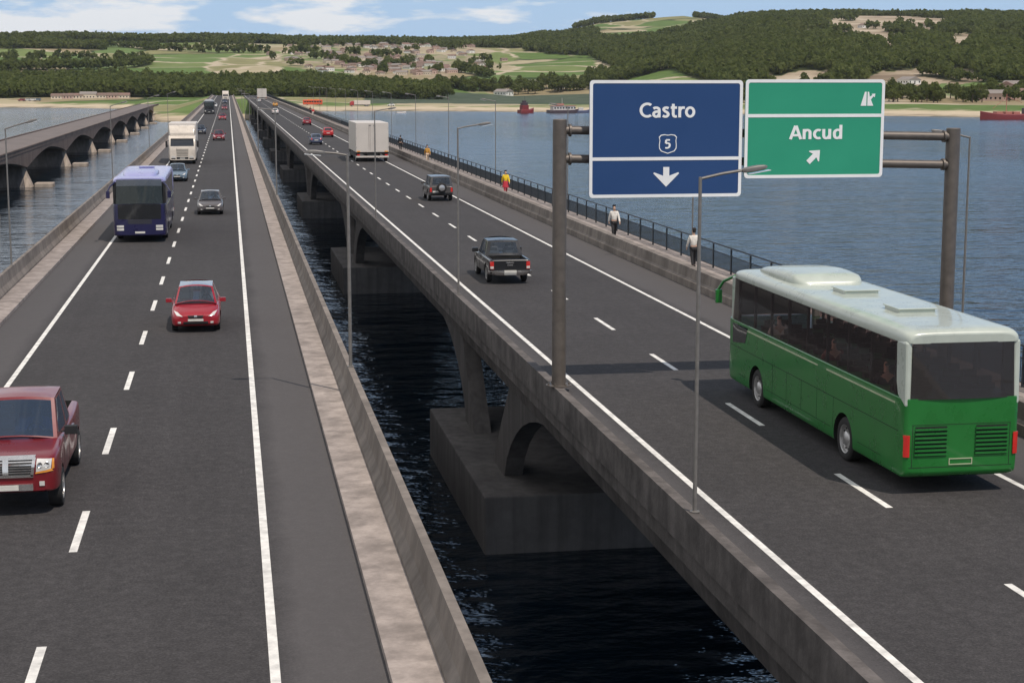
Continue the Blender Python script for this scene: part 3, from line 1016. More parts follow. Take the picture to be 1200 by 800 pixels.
def cut(me, cutters):
    """boolean difference; the cut faces take slot 1"""
    o = bpy.data.objects.new('tmp', me)
    COL.objects.link(o)
    tmp = []
    for cm in cutters:
        c = bpy.data.objects.new('tmp_cut', cm)
        COL.objects.link(c)
        b = o.modifiers.new('b', 'BOOLEAN')
        b.operation = 'DIFFERENCE'
        b.object = c
        b.solver = 'EXACT'
        try: b.material_mode = 'TRANSFER'
        except Exception: pass
        tmp.append(c)
    bpy.context.view_layer.update()
    dg = bpy.context.evaluated_depsgraph_get()
    new = bpy.data.meshes.new_from_object(o.evaluated_get(dg))
    for c in tmp + [o]: bpy.data.objects.remove(c)
    new.name = me.name
    new.shade_smooth()
    new.set_sharp_from_angle(angle=R(38))
    return new

def cyl_cutter(x0, x1, y, z, r, mats):
    mb = MB()
    mb.lathe([(r, x0), (r, x1)], 32, 'x', (0, y, z), 0, close=True)
    me = mb.mesh('cut', mats)
    return me

def box_cutter(x0, x1, y0, y1, z0, z1, mats):
    return MB().box(x0, x1, y0, y1, z0, z1).mesh('cut', mats)

class Body:
    """body mesh with ray casting so that lamps, grilles and seams sit on its surface"""
    def __init__(s, me, root):
        s.me, s.root = me, root
        s.bvh = BVHTree.FromPolygons([v.co[:] for v in me.vertices], [tuple(p.vertices) for p in me.polygons])
    def hit(s, side, a, b):
        o, d = {'front': ((a, 30, b), (0, -1, 0)), 'back': ((a, -30, b), (0, 1, 0)), 'right': ((30, a, b), (-1, 0, 0)),
                'left': ((-30, a, b), (1, 0, 0)), 'top': ((a, b, 30), (0, 0, -1))}[side]
        p, nrm, _, _ = s.bvh.ray_cast(Vector(o), Vector(d))
        if p is None:
            p0 = Vector(o)
            if side in ('front', 'back'): p0.y = 0.0 + (2.0 if side == 'front' else -2.0)
            elif side in ('left', 'right'): p0.x = .8 if side == 'right' else -.8
            else: p0.z = 1.0
            p, nrm, _, _ = s.bvh.find_nearest(p0)
        out = -Vector(d)
        if nrm.dot(out) < 0: nrm = -nrm
        return p, (nrm + out * .6).normalized()
    def decal_mb(s, mb, side, quad, off=.008, n=6, k=4, m=0, skirt=.012):
        """quad: four 2-D corners (bl, br, tr, tl) in the side's plane"""
        g, gi = [], []
        for i in range(n + 1):
            row, rin = [], []
            for j in range(k + 1):
                u, w = i / n, j / k
                a = [(1 - u) * (1 - w) * quad[0][c] + u * (1 - w) * quad[1][c] + u * w * quad[2][c] + (1 - u) * w * quad[3][c] for c in (0, 1)]
                p, nr = s.hit(side, *a)
                row.append(p + nr * off)
                rin.append(p - nr * skirt)
            g.append(row); gi.append(rin)
        mb.grid(g, m)
        rim = [(i, 0) for i in range(n)] + [(n, j) for j in range(k)] + [(i, k) for i in range(n, 0, -1)] + [(0, j) for j in range(k, 0, -1)]
        o = [g[i][j] for i, j in rim]; q = [gi[i][j] for i, j in rim]
        N = len(rim)
        mb.add(o + q, [(i, (i + 1) % N, N + (i + 1) % N, N + i) for i in range(N)], m)
        return mb
    def decal(s, name, mat, side, quad, off=.008, n=6, k=4, parent=None, skirt=.012):
        mb = s.decal_mb(MB(), side, quad, off, n, k, 0, skirt)
        return mb.build(name, mat, parent or s.root, smooth=50)

WH = {}
def wheel(root, x, y, r, w, style='alloy'):
    """tyre with its rim as a child; x is the outer side"""
    sgn = 1 if x > 0 else -1
    key = (r, w, style, sgn)
    if key not in WH:
        mb = MB()
        mb.lathe([(r * .66, 0), (r * .80, .012), (r * .94, 0), (r, -.035), (r, -w + .035), (r * .94, -w), (r * .6, -w)], 28, 'x')
        if sgn < 0: mb.v = [(-a, b, c) for a, b, c in mb.v]
        t = mb.mesh('wheel', [M_tyre], 40)
        mb = MB()
        if style == 'alloy':
            mb.lathe([(r * .665, .004), (r * .60, -.012), (r * .58, -.06), (0.001, -.075)], 28, 'x', m=1)
            mb.lathe([(r * .665, .006), (r * .59, -.002), (r * .585, -.02)], 28, 'x')
            mb.lathe([(r * .17, -.075), (r * .17, -.012), (r * .12, -.004), (.001, -.004)], 14, 'x')
            for k in range(5):
                a = 2 * math.pi * k / 5 + .3
                rot = Matrix.Rotation(a, 3, 'X')
                mb.box(-.05, -.008, -r * .075, r * .075, r * .14, r * .60, 0, rot)
        else:
            mb.lathe([(r * .67, .0), (r * .62, -.01), (r * .60, -.07), (r * .38, -.085), (r * .34, -.03), (r * .22, .0), (.001, .012)], 28, 'x')
            for k in range(10):
                a = 2 * math.pi * k / 10
                mb.lathe([(.022, -.085), (.022, -.055), (.001, -.055)], 8, 'x', (0, math.cos(a) * r * .48, math.sin(a) * r * .48), 1)
        if sgn < 0: mb.v = [(-a, b, c) for a, b, c in mb.v]
        rm = mb.mesh('rim', [M_rim, M_under], 35)
        WH[key] = (t, rm)
    t, rm = WH[key]
    o = link('wheel', t, root)
    o.location = (x, y, r)
    link('rim', rm, o)
    return o

def patch(mb, c, bulge, u0, u1, v0, v1, n=6, k=5, m=0, off=0.0):
    """part of a bulged bilinear face with corners c = (bl, br, tr, tl)"""
    c = [Vector(p) for p in c]
    nrm = ((c[1] - c[0]).cross(c[3] - c[0])).normalized()
    g = []
    for i in range(n + 1):
        row = []
        for j in range(k + 1):
            u, v = u0 + (u1 - u0) * i / n, v0 + (v1 - v0) * j / k
            p = c[0] * (1 - u) * (1 - v) + c[1] * u * (1 - v) + c[2] * u * v + c[3] * (1 - u) * v
            p = p + nrm * (bulge * 4 * u * (1 - u) * (.6 + .4 * (1 - v)) + off)
            row.append(p)
        g.append(row)
    mb.grid(g, m)

def framed(root, paint_m, name, c, bulge, wins, glass, frame_mb, label=None):
    """one side of a greenhouse: glass panes in wins [(u0,u1,v0,v1)], the rest is bodywork"""
    us = sorted({0, 1, *[w[0] for w in wins], *[w[1] for w in wins]})
    v0, v1 = wins[0][2], wins[0][3]
    for a, b in zip(us[:-1], us[1:]):
        win = any(w[0] <= a + 1e-6 and w[1] >= b - 1e-6 for w in wins)
        if win:
            patch(frame_mb, c, bulge, a, b, 0, v0, 5, 1)
            patch(frame_mb, c, bulge, a, b, v1, 1, 5, 1)
        else:
            patch(frame_mb, c, bulge, a, b, 0, 1, 2, 6)
    for w in wins:
        mb = MB()
        patch(mb, c, bulge, w[0], w[1], w[2], w[3], 8, 5)
        mb.build(name, glass, root, smooth=60, fix=False)

def cabin(root, pm, zb, zr, yfb, yft, yrt, yrb, wb, wr, sides, glass, roof_m=None, crown=.05, wf=None, bulge_f=.14, side_v=(.10, .93), rear=True):
    """greenhouse: windscreen, side panes, rear pane, pillars and roof"""
    wf = wf or wb
    fl, fr = (-wf, yfb, zb), (wf, yfb, zb)
    tl, tr_ = (-wr, yft, zr), (wr, yft, zr)
    rl, rr = (-wb, yrb, zb), (wb, yrb, zb)
    ql, qr = (-wr, yrt, zr), (wr, yrt, zr)
    fm = MB()
    framed(root, pm, 'windscreen', (fr, fl, tl, tr_), bulge_f, [(.045, .955, .03, .93)], glass, fm)
    framed(root, pm, 'rear_window', (rl, rr, qr, ql), .08, [(.10, .90, .16, .88)], glass, fm)
    wr_ = [(a, b, *side_v) for a, b in sides]
    framed(root, pm, 'side_window', (rr, fr, tr_, qr), .035, wr_, glass, fm)
    framed(root, pm, 'side_window', (fl, rl, ql, tl), .035, [(1 - b, 1 - a, *side_v) for a, b in sides], glass, fm)
    fm.build('pillars', pm, root, smooth=40, fix=False)
    # roof skin, slightly crowned, meeting the tops of the panes
    g = []
    L = yft - yrt
    for i in range(11):
        t = i / 10
        y = yrt + L * t
        row = []
        for j in range(13):
            s = -1 + 2 * j / 12
            yy = y + (.08 * .6 * (1 - s * s) if i == 10 else 0) * 1.0
            edge = min(1, 4 * t, 4 * (1 - t))
            row.append((wr * s * 1.004, yy, zr + crown * (1 - s * s) * (.35 + .65 * edge)))
        g.append(row)
    mb = MB(); mb.grid(g)
    mb.build('roof', roof_m or pm, root, smooth=50, fix=False)

def seat_set(root, xs, y, z, h=.5, mat=None):
    for x in xs:
        mb = MB()
        mb.box(x - .23, x + .23, y - .06, y + .06, z - .25, z + h - .17)
        mb.box(x - .13, x + .13, y - .05, y + .05, z + h - .13, z + h + .03)
        mb.build('seat', mat or M_seat, root, bevel=.04)
M_seat = plain('seat_fabric', (0.30, 0.28, 0.26), .9)
M_dash = plain('dashboard', (0.05, 0.05, 0.052), .7)

def mirrors(root, x, y, z, m, s=1.0):
    for sg in (-1, 1):
        mb = MB()
        mb.box(sg * x - .10 * s, sg * x + .10 * s, y - .05 * s, y + .05 * s, z - .07 * s, z + .07 * s)
        mb.tube([(sg * (x - .16 * s), y + .02, z - .03), (sg * (x - .05), y, z - .02)], .025, 6)
        mb.build('wing_mirror', m, root, bevel=.03 * s)

def gaps(b, lines, side_both=True):
    """door and panel gaps as thin dark strips; lines in (y, z) on the sides"""
    mb = MB()
    for (y0, z0, y1, z1) in lines:
        dy, dz = y1 - y0, z1 - z0
        L = math.hypot(dy, dz)
        ny, nz = -dz / L * .007, dy / L * .007
        q = ((y0 - ny, z0 - nz), (y0 + ny, z0 + nz), (y1 + ny, z1 + nz), (y1 - ny, z1 - nz))
        for sd in ('right', 'left'):
            b.decal_mb(mb, sd, q, .004, 1, 10, 0, .004)
    mb.build('door_gaps', M_under, b.root)

def car(name, label, cat, loc, rz, color, spec, detail=2, group=None):
    root = empty(name, loc, rz)
    tag(root, label, cat, group)
    pm = paint('paint_' + color[0], color[1])
    S = spec
    mats = [pm, M_under]
    lo = loft(S['st'], S.get('ring', 'car'), 44 if detail > 1 else 26, 3 if detail > 1 else 2)
    me = lo.mesh('body', mats, 40)
    r, wy, hw = S['r'], S['wy'], S['hw']
    cut_m = [M_under, M_under]
    cs = []
    for y in wy:
        for sg in (-1, 1):
            a, b = sorted((sg * (hw - .30), sg * (hw + .3)))
            cs.append(cyl_cutter(a, b, y, r + .01, r * 1.14, cut_m))
    if 'bed' in S: cs.append(box_cutter(*S['bed'], cut_m))
    try:
        me2 = cut(me, cs)
        if len(me2.polygons) > 50: me = me2
    except Exception as e:
        print('cut failed', e)
    link('body', me, root)
    B = Body(me, root)
    for y in wy:
        for sg in (-1, 1): wheel(root, sg * (hw - .035), y, r, S.get('tw', .20), 'alloy')
    c = S['cab']
    cabin(root, pm, *c[:8], S['sides'], S.get('glass', G_car), wf=S.get('wf'), crown=S.get('crown', .05), roof_m=S.get('roof_m'))
    zb = c[0]
    # interior: dark tray at the belt line, dashboard, seats, wheel
    seat_set(root, (-.36, .36), S['seat_y'], zb, .42)
    if detail > 1:
        mb = MB(); mb.box(-c[6] * .92, c[6] * .92, c[2] - .62, c[2] - .15, zb - .02, zb + .05)
        mb.build('dashboard', M_dash, root, bevel=.04)
        mb = MB()
        mb.tube([(-.36 + .17 * math.cos(t), S['seat_y'] + .50 - .05 * math.sin(t), zb + .06 + .15 * math.sin(t)) for t in np.linspace(0, 6.283, 15)], .018, 6)
        mb.build('steering_wheel', M_black, root)
    if 'seat2_y' in S: seat_set(root, (-.36, .36), S['seat2_y'], zb, .36)
    for nm, mat, side, quad, *o in S['decals']:
        B.decal(nm, mat, side, quad, *o)
    if detail > 1:
        gaps(B, S.get('gaps', []))
        for y, z in S.get('handles', []):
            for sd in ('left', 'right'):
                B.decal('door_handle', S.get('handle_m', pm), sd, ((y - .10, z - .02), (y + .10, z - .02), (y + .10, z + .02), (y - .10, z + .02)), .025, 3, 2, None, .0)
    mirrors(root, hw + .08, S['mir'][0], S['mir'][1], S.get('mir_m', pm), S.get('mir_s', 1.0))
    return root, B

def sym(quad):
    return tuple((-a, b) for a, b in (quad[1], quad[0], quad[3], quad[2]))
def lamp_pair(nm, mat, side, q, *o):
    return [(nm, mat, side, q, *o), (nm, mat, side, sym(q), *o)]
def rect(x0, x1, z0, z1): return ((x0, z0), (x1, z0), (x1, z1), (x0, z1))

HATCH = dict(
    st=[(-2.03, .60, .44, .80), (-2.00, .71, .36, .90), (-1.90, .79, .28, .98), (-1.45, .845, .20, .99), (-.5, .85, .18, .95), (.6, .85, .18, .93), (1.0, .85, .18, .91), (1.45, .84, .20, .83), (1.80, .79, .21, .73), (1.96, .71, .25, .66), (2.03, .58, .33, .585)],
    hw=.85, r=.315, wy=(-1.25, 1.28), cab=(.90, 1.41, 1.22, .38, -1.30, -1.93, .765, .575), wf=.72, sides=[(.05, .30), (.34, .60), (.635, .90)], seat_y=-.12, seat2_y=-.95, mir=(.80, .99),
    gaps=[(.95, .30, .95, .9), (-.15, .26, -.15, .94), (-1.05, .55, -.95, .95), (.95, .27, -.8, .25)], handles=[(.05, .80), (-.85, .83)],
    decals=lamp_pair('headlight', M_lampg, 'front', ((.43, .57), (.63, .60), (.74, .74), (.60, .70))) +
           lamp_pair('fog_lamp', M_lampg, 'front', rect(.50, .60, .335, .40)) +
           lamp_pair('tail_light', M_redl, 'back', ((.52, .70), (.70, .70), (.70, .92), (.56, .92))) +
           [('grille', M_black, 'front', ((-.23, .50), (.23, .50), (.27, .60), (-.27, .60))), ('lower_grille', M_black, 'front', rect(-.42, .42, .30, .395)),
            ('number_plate', M_plate, 'front', rect(-.26, .26, .41, .485), .014), ('number_plate', M_plate, 'back', rect(-.26, .26, .60, .70), .014),
            ('badge', M_chrome, 'front', rect(-.05, .05, .53, .60), .016)])
def variant(base, **k):
    d = dict(base); d.update(k); return d
SEDAN = variant(HATCH,
    st=[(-2.28, .60, .44, .84), (-2.24, .72, .36, .93), (-2.1, .80, .28, .985), (-1.5, .86, .2, .99), (-.5, .865, .18, .95), (.6, .865, .18, .93), (1.0, .86, .18, .90), (1.5, .85, .20, .82), (1.95, .80, .21, .72), (2.14, .71, .25, .65), (2.22, .58, .33, .58)],
    hw=.865, wy=(-1.32, 1.36), cab=(.91, 1.42, 1.2, .35, -.95, -1.62, .775, .58), seat2_y=-.85)
SUV = variant(HATCH, ring='box',
    st=[(-2.25, .76, .52, 1.02), (-2.22, .84, .46, 1.06), (-2.1, .88, .42, 1.09), (-1.4, .90, .36, 1.10), (0, .90, .34, 1.09), (1.0, .90, .34, 1.08), (1.6, .89, .36, 1.03), (2.0, .86, .4, .98), (2.2, .80, .46, .90), (2.25, .74, .5, .84)],
    hw=.90, r=.39, wy=(-1.35, 1.38), cab=(1.07, 1.76, 1.15, .62, -2.08, -2.19, .83, .70), wf=.80, seat_y=-.1, seat2_y=-1.0, mir=(.85, 1.18), mir_s=1.3,
    gaps=[(1.0, .46, 1.0, 1.04), (-.05, .44, -.05, 1.05), (-1.0, .6, -1.0, 1.05)], handles=[(.1, .96), (-.85, .97)],
    decals=lamp_pair('headlight', M_lampg, 'front', rect(.50, .72, .74, .88)) + lamp_pair('tail_light', M_redl, 'back', rect(.68, .82, .68, .98)) +
           [('grille', M_black, 'front', rect(-.4, .4, .70, .86)), ('bumper', M_black, 'front', rect(-.74, .74, .50, .64), .03), ('bumper', M_black, 'back', rect(-.76, .76, .50, .62), .05),
            ('number_plate', M_plate, 'back', rect(-.62, -.2, .64, .75), .016)])
PICKUP = variant(SUV,      # black double-cab pickup
    st=[(-2.60, .82, .50, 1.00), (-2.56, .87, .46, 1.05), (-2.4, .89, .42, 1.07), (-1.2, .90, .40, 1.08), (0, .90, .36, 1.08), (1.1, .90, .36, 1.06), (1.75, .89, .38, 1.00), (2.2, .85, .4, .92), (2.45, .78, .46, .84), (2.52, .68, .5, .76)],
    hw=.90, r=.38, wy=(-1.55, 1.55), bed=(-.74, .74, -2.48, -1.02, .62, 1.4), cab=(1.05, 1.70, 1.45, .55, -.72, -.98, .82, .66), wf=.78, sides=[(.06, .44), (.50, .93)], seat_y=.15, seat2_y=-.55, mir=(1.0, 1.15),
    gaps=[(1.15, .46, 1.15, 1.04), (.1, .44, .1, 1.05), (-.95, .44, -.95, 1.06)], handles=[(.25, .94), (-.70, .95)], handle_m=M_chrome,
    decals=lamp_pair('headlight', M_lampg, 'front', rect(.48, .72, .68, .82)) +
           lamp_pair('tail_light', M_redl, 'back', rect(.70, .855, .66, .98), .016) + lamp_pair('reverse_lamp', M_lampg, 'back', rect(.71, .845, .68, .78), .022) +
           [('grille', M_chrome, 'front', rect(-.4, .4, .66, .82)), ('rear_bumper', M_chrome, 'back', rect(-.88, .88, .45, .59), .10), ('number_plate', M_plate, 'back', rect(-.26, .26, .47, .60), .125),
            ('tailgate_handle', M_chrome, 'back', rect(-.16, .16, .90, .95), .02), ('badge', M_chrome, 'back', rect(-.12, .12, .80, .84), .012)])

# ------------------------------------------------------------------ big red pickup, front left
def red_pickup(loc, rz):
    S = dict(ring='box',
        st=[(-2.85, .84, .62, 1.22), (-2.80, .93, .56, 1.28), (-2.6, .96, .52, 1.31), (-1.2, 1.0, .48, 1.33), (0, .97, .44, 1.30), (1.0, .97, .44, 1.28), (1.35, .98, .44, 1.28), (2.1, 1.0, .46, 1.26), (2.55, .97, .48, 1.21), (2.74, .90, .50, 1.15), (2.82, .78, .54, 1.07)],
        hw=1.03, r=.40, tw=.27, wy=(-1.85, 1.85), bed=(-.80, .80, -2.72, -.98, .80, 1.7),
        cab=(1.26, 2.0, 1.30, .66, -.66, -.92, .92, .76), wf=.86, sides=[(.07, .40), (.47, .92)], seat_y=.15, seat2_y=-.55, mir=(1.0, 1.38), mir_m=M_black, mir_s=1.3, crown=.07, glass=G_blue,
        gaps=[(1.12, .55, 1.12, 1.24), (.05, .5, .05, 1.27), (-.88, .5, -.88, 1.3)], handles=[(.2, 1.12), (-.70, 1.14)], handle_m=M_chrome,
        decals=lamp_pair('headlight', M_lampg, 'front', ((.58, .92), (.86, .97), (.88, 1.15), (.60, 1.16)), .016, 8, 6) +
               lamp_pair('indicator', M_amber, 'front', ((.56, .885), (.90, .925), (.87, .968), (.58, .918)), .018, 8, 2) +
               lamp_pair('indicator', M_amber, 'front', ((.875, .96), (.915, .97), (.915, 1.15), (.885, 1.15)), .018, 3, 5) +
               lamp_pair('fog_lamp', M_lampg, 'front', rect(.64, .74, .64, .73), .02) +
               lamp_pair('tail_light', M_redl, 'back', rect(.78, .90, .9, 1.22), .014) +
               [('bumper', M_chrome, 'front', rect(-.52, .52, .555, .685), .045, 8, 3), ('number_plate', M_plate, 'front', rect(-.24, .24, .57, .67), .062)])
    root, B = car('pickup_truck', 'large red pickup truck with chrome grille driving towards the viewer, cut by the left edge', 'pickup truck', loc, rz, ('deep_red', (0.155, 0.009, 0.014)), S)
    for sg in (-1, 1):
        for x_ in (.66, .79):
            mb = MB()
            mb.lathe([(.055, -.02), (.05, .012), (.035, .0), (.001, -.004)], 14, 'y', (sg * x_, B.hit('front', sg * x_, 1.06)[0].y + .02, 1.06))
            mb.build('lamp_bowl', M_chrome, root, smooth=40)
    # chrome grille: frame, cross bars and slats
    g = B.decal('grille', M_black, 'front', ((-.50, .84), (.50, .84), (.54, 1.17), (-.54, 1.17)), .012, 10, 5)
    mb = MB()
    for q in (((-.55, 1.145), (.55, 1.145), (.57, 1.20), (-.57, 1.20)), ((-.53, .82), (.53, .82), (.53, .87), (-.53, .87)), rect(-.055, .055, .865, 1.15)):
        B.decal_mb(mb, 'front', q, .035, 10, 2)
    for sg in (-1, 1):
        q = ((.47, .84), (.53, .84), (.58, 1.17), (.52, 1.17))
        B.decal_mb(mb, 'front', q if sg > 0 else sym(q), .035, 2, 6)
        for z in (.905, .955, 1.005, 1.055, 1.105):
            q = rect(.055, .52, z, z + .018)
            B.decal_mb(mb, 'front', q if sg > 0 else sym(q), .022, 6, 1)
    mb.build('grille_bars', M_chrome, g, smooth=50)
    mb = MB()
    for y0, y1 in ((-.9, 1.2),):
        mb.tube([(1.0, y0, .46), (1.03, y0 + .15, .44), (1.03, y1 - .15, .44), (1.0, y1, .46)], .04, 8)
    mb.build('side_step', M_chrome, root)
    return root
red_pickup((-4.52, 36.05, ROAD), math.pi)

# ------------------------------------------------------------------ cars, left carriageway (coming) and right carriageway (leaving)
RED = ('red', (0.30, 0.012, 0.022)); GREY = ('grey', (0.10, 0.09, 0.09)); BLUEG = ('bluegrey', (0.13, 0.18, 0.23))
DKBLUE = ('darkblue', (0.025, 0.03, 0.05)); DKRED = ('darkred', (0.22, 0.015, 0.025)); BLACK = ('black', (0.012, 0.012, 0.013))
SLATE = ('slate', (0.075, 0.068, 0.065)); WHITE = ('white', (0.68, 0.66, 0.63)); YEL = ('amber', (0.60, 0.30, 0.04)); SLBLUE = ('steelblue', (0.07, 0.085, 0.14))
LC, RC = -1.30, -4.75       # lane centres, left bridge
car('parked_car'.replace('parked_car', 'hatchback_car'), 'bright red hatchback driving alone in the inner lane towards the viewer', 'car', (-1.30, 59.6, ROAD), math.pi, RED, variant(HATCH, crown=.05, roof_m=plain('glass_roof', (0.05, 0.065, 0.10), .12, coat=.6)))
car('hatchback_car', 'dark grey hatchback with a driver in white beside the blue coach', 'car', (-1.34, 111.2, ROAD), math.pi, GREY, HATCH)
car('sedan_car', 'blue grey car directly in front of the white lorry', 'car', (-4.5, 148.3, ROAD), math.pi, BLUEG, SEDAN)
car('sedan_car', 'small red car in the inner lane, just beyond the white lorry', 'car', (-1.5, 248.5, ROAD), math.pi, DKRED, SEDAN, 1)
car('sedan_car', 'dark blue car following behind the white lorry', 'car', (-4.6, 279, ROAD), math.pi, DKBLUE, SEDAN, 1)
car('hatchback_car', 'small red car in the inner lane beside the far black coach', 'car', (-1.4, 378, ROAD), math.pi, RED, HATCH, 1)
car('hatchback_car', 'tiny dark red car far off in the inner lane of the left bridge', 'car', (-1.2, 511, ROAD), math.pi, DKRED, HATCH, 1)
car('sedan_car', 'tiny white car far off behind the black coach', 'car', (-4.5, 560, ROAD), math.pi, WHITE, SEDAN, 1)
car('sport_utility_car', 'tiny slate blue car at the far end of the left bridge', 'car', (-1.3, 640, ROAD), math.pi, SLBLUE, SUV, 1)
car('pickup_truck', 'black double cab pickup truck with an empty bed leaving past the sign post', 'pickup truck', (11.63, 72.0, ROAD), 0, BLACK, PICKUP)
suv, sb = car('sport_utility_car', 'dark grey off-road car with a spare wheel on its back door', 'car', (14.92, 121.2, ROAD), 0, SLATE, SUV)
mb = MB(); mb.lathe([(.001, -.19), (.30, -.19), (.355, -.15), (.355, 0), (.30, .03), (.001, .03)], 24, 'y', (.02, -2.30, .98))
sw = mb.build('spare_wheel', M_tyre, suv, smooth=40)
mb = MB(); mb.lathe([(.001, -.197), (.2, -.195), (.235, -.18)], 20, 'y', (.02, -2.30, .98)); mb.build('wheel_cover', M_rim, sw, smooth=40)
car('hatchback_car', 'steel blue car in the inner lane leaving, left of the bright red car', 'car', (11.6, 229.8, ROAD), 0, SLBLUE, HATCH, 1)
car('hatchback_car', 'bright red car leaving in the outer lane just ahead of the white box truck', 'car', (15.0, 260.5, ROAD), 0, ('vivid_red', (0.42, 0.012, 0.015)), HATCH, 1)
car('sedan_car', 'darker red car leaving farther ahead in the outer lane of the right bridge', 'car', (15.05, 331.5, ROAD), 0, DKRED, SEDAN, 1)
car('sedan_car', 'white car far off in the inner lane of the right bridge', 'car', (12.0, 443, ROAD), 0, WHITE, SEDAN, 1)
car('hatchback_car', 'yellow car far off in the outer lane of the right bridge', 'car', (15.6, 575, ROAD), 0, YEL, HATCH, 1)
car('hatchback_car', 'tiny pale car at the far end of the right bridge, ahead of the yellow car', 'car', (12.2, 690, ROAD), 0, ('pale', (0.5, 0.5, 0.48)), HATCH, 1)

# ------------------------------------------------------------------ coaches
def coach(label, loc, rz, low, roofc, detail=2, hw=1.27, L=12.6, front_dark=False, zt=3.5):
    WT = 3.20     # top of the window band
    root = empty('coach', loc, rz)
    tag(root, label, 'coach')
    pm, rm = paint('paint_' + low[0], low[1]), paint('paint_' + roofc[0], roofc[1])
    h = L / 2
    zb = 2.06
    # lower body
    st = [(-h, hw * .93, .50, zb), (-h + .05, hw * .985, .42, zb), (-h + .22, hw, .36, zb), (0, hw, .33, zb), (h - .9, hw, .33, zb), (h - .35, hw * .985, .34, zb), (h - .1, hw * .93, .36, zb), (h, hw * .80, .42, zb)]
    me = loft(st, 'bus', 40, 3).mesh('body', [pm, M_under], 35)
    wy = (-h + 3.45, h - 2.75)
    cm = [M_under, M_under]
    cs = []
    for y in wy:
        for sg in (-1, 1):
            a, b = sorted((sg * (hw - .45), sg * (hw + .3)))
            cs.append(cyl_cutter(a, b, y, .50, .60, cm))
    me = cut(me, cs)
    link('body', me, root)
    B = Body(me, root)
    for y in wy:
        for sg in (-1, 1): wheel(root, sg * (hw - .05), y, .50, .30, 'bus')
    # roof shell
    ro = [(-h + .03, hw * .90, WT + .01, zt - .12), (-h + .08, hw * .96, WT, zt - .05), (-h + .40, hw * .995, WT - .01, zt), (0, hw, WT - .01, zt), (h - 1.3, hw, WT - .01, zt - .01), (h - .75, hw * .985, WT, zt - .05), (h - .45, hw * .93, WT + .01, zt - .10)]
    rme = loft(ro, 'roof', 36, 3).mesh('roof', [rm], 45)
    roof = link('roof', rme, root)
    # tinted side bands, thin dark mullions behind them
    ins = hw - .015
    for sg in (-1, 1):
        c = ((sg * ins, -h + .46, zb), (sg * ins, h - .55, zb), (sg * ins * .995, h - .72, WT), (sg * ins * .995, -h + .46, WT))
        if sg < 0: c = (c[1], c[0], c[3], c[2])
        mb = MB()
        patch(mb, c, .0, 0, 1, 0, 1, 8, 3)
        mb.build('side_window', G_side, root, fix=False)
        mb = MB()
        for y in np.linspace(-h + .66, h - 1.0, 9):
            mb.box(sg * (ins - .09), sg * (ins - .03), y - .035, y + .035, zb - .01, WT)
        mb.build('window_pillars', M_black, root)
        # roof-coloured corner panel behind the last side window
        mb = MB()
        x0, x1 = sorted((sg * (hw - .16), sg * (hw - .002)))
        prof = [(-h + .012, zb - .18), (-h + .42, zb + .02), (-h + .52, zb + .30), (-h + .56, WT - .05), (-h + .50, WT + .05), (-h + .06, WT + .05)]
        mb.prism(prof, 'x', x0, x1)
        mb.build('corner_pillar', rm, root, bevel=.05)
        if detail > 1:
            mbx = MB()
            sd = 'right' if sg > 0 else 'left'
            B.decal_mb(mbx, sd, rect(-h + .3, h - .4, 1.34, 1.355), .003, 30, 1)
            B.decal_mb(mbx, sd, rect(-h + 1.2, h - 1.2, .62, .63), .003, 30, 1)
            for y in np.linspace(-2.2, 2.2, 5): B.decal_mb(mbx, sd, rect(y, y + .012, .63, 1.34), .003, 1, 6)
            mbx.build('panel_gaps', M_under, root)
            mbx = MB()
            B.decal_mb(mbx, sd, rect(-h + .5, -h + 4.6, zb - .17, zb - .135), .006, 12, 1)
            B.decal_mb(mbx, sd, rect(-h + 5.2, h - 1.9, zb - .17, zb - .135), .006, 12, 1)
            mbx.build('side_trim', plain('pale_trim', (0.42, 0.46, 0.30), .4), root)
            B.decal('driver_window', M_glassdark, sd, ((h - 1.75, 1.55), (h - .62, 1.42), (h - .60, zb - .004), (h - 2.0, zb - .004)), .006, 8, 4)
    # rear: glass, frame, louvres, lamps
    rw = hw * .90
    mb = MB()
    patch(mb, ((-rw, -h + .015, zb - .02), (rw, -h + .015, zb - .02), (rw * .97, -h + .05, WT + .02), (-rw * .97, -h + .05, WT + .02)), .06, 0, 1, 0, 1, 10, 4)
    mb.build('rear_window', emit_free_glass('rear_glass', (.22, .2, .2), .62), root, smooth=60, fix=False)
    for sg in (-1, 1):
        B.decal('tail_light', M_redl, 'back', rect(*sorted((sg * hw * .90, sg * hw * .985)), .84, 1.30), .03, 3, 5, None, .05)
        x0, x1 = sorted((sg * .32, sg * 1.02))
        lv = B.decal('engine_louvre', M_under, 'back', rect(x0, x1, .84, 1.47), .004, 4, 6)
        mb = MB()
        for k in range(7):
            z = .86 + k * .088
            mb.box(x0 - .01, x1 + .01, -h - .035, -h + .03, z, z + .042, 0)
        mb.build('louvre_slat', pm, lv)
    mbx = MB()
    for q in (rect(-hw * .9, hw * .9, .60, .612), rect(-hw * .86, hw * .86, 1.50, 1.512), rect(-1.08, -1.068, .62, 1.5), rect(1.068, 1.08, .62, 1.5)):
        B.decal_mb(mbx, 'back', q, .003, 10, 3)
    mbx.build('panel_gaps', M_under, root)
    mbx = MB()
    for q in (rect(-.26, .26, .645, .665), rect(-.26, .26, .765, .785), rect(-.26, -.24, .665, .765), rect(.24, .26, .665, .765)):
        B.decal_mb(mbx, 'back', q, .012, 4, 2)
    mbx.build('number_plate_frame', plain('pale_trim', (0.42, 0.46, 0.30), .4), root)
    # front: windscreen down to the bumper, lamps, plate
    fw = hw * .88
    B.decal('windscreen_base', M_glassdark, 'front', rect(-hw * .80, hw * .80, 1.26, zb - .01), .012, 14, 6)
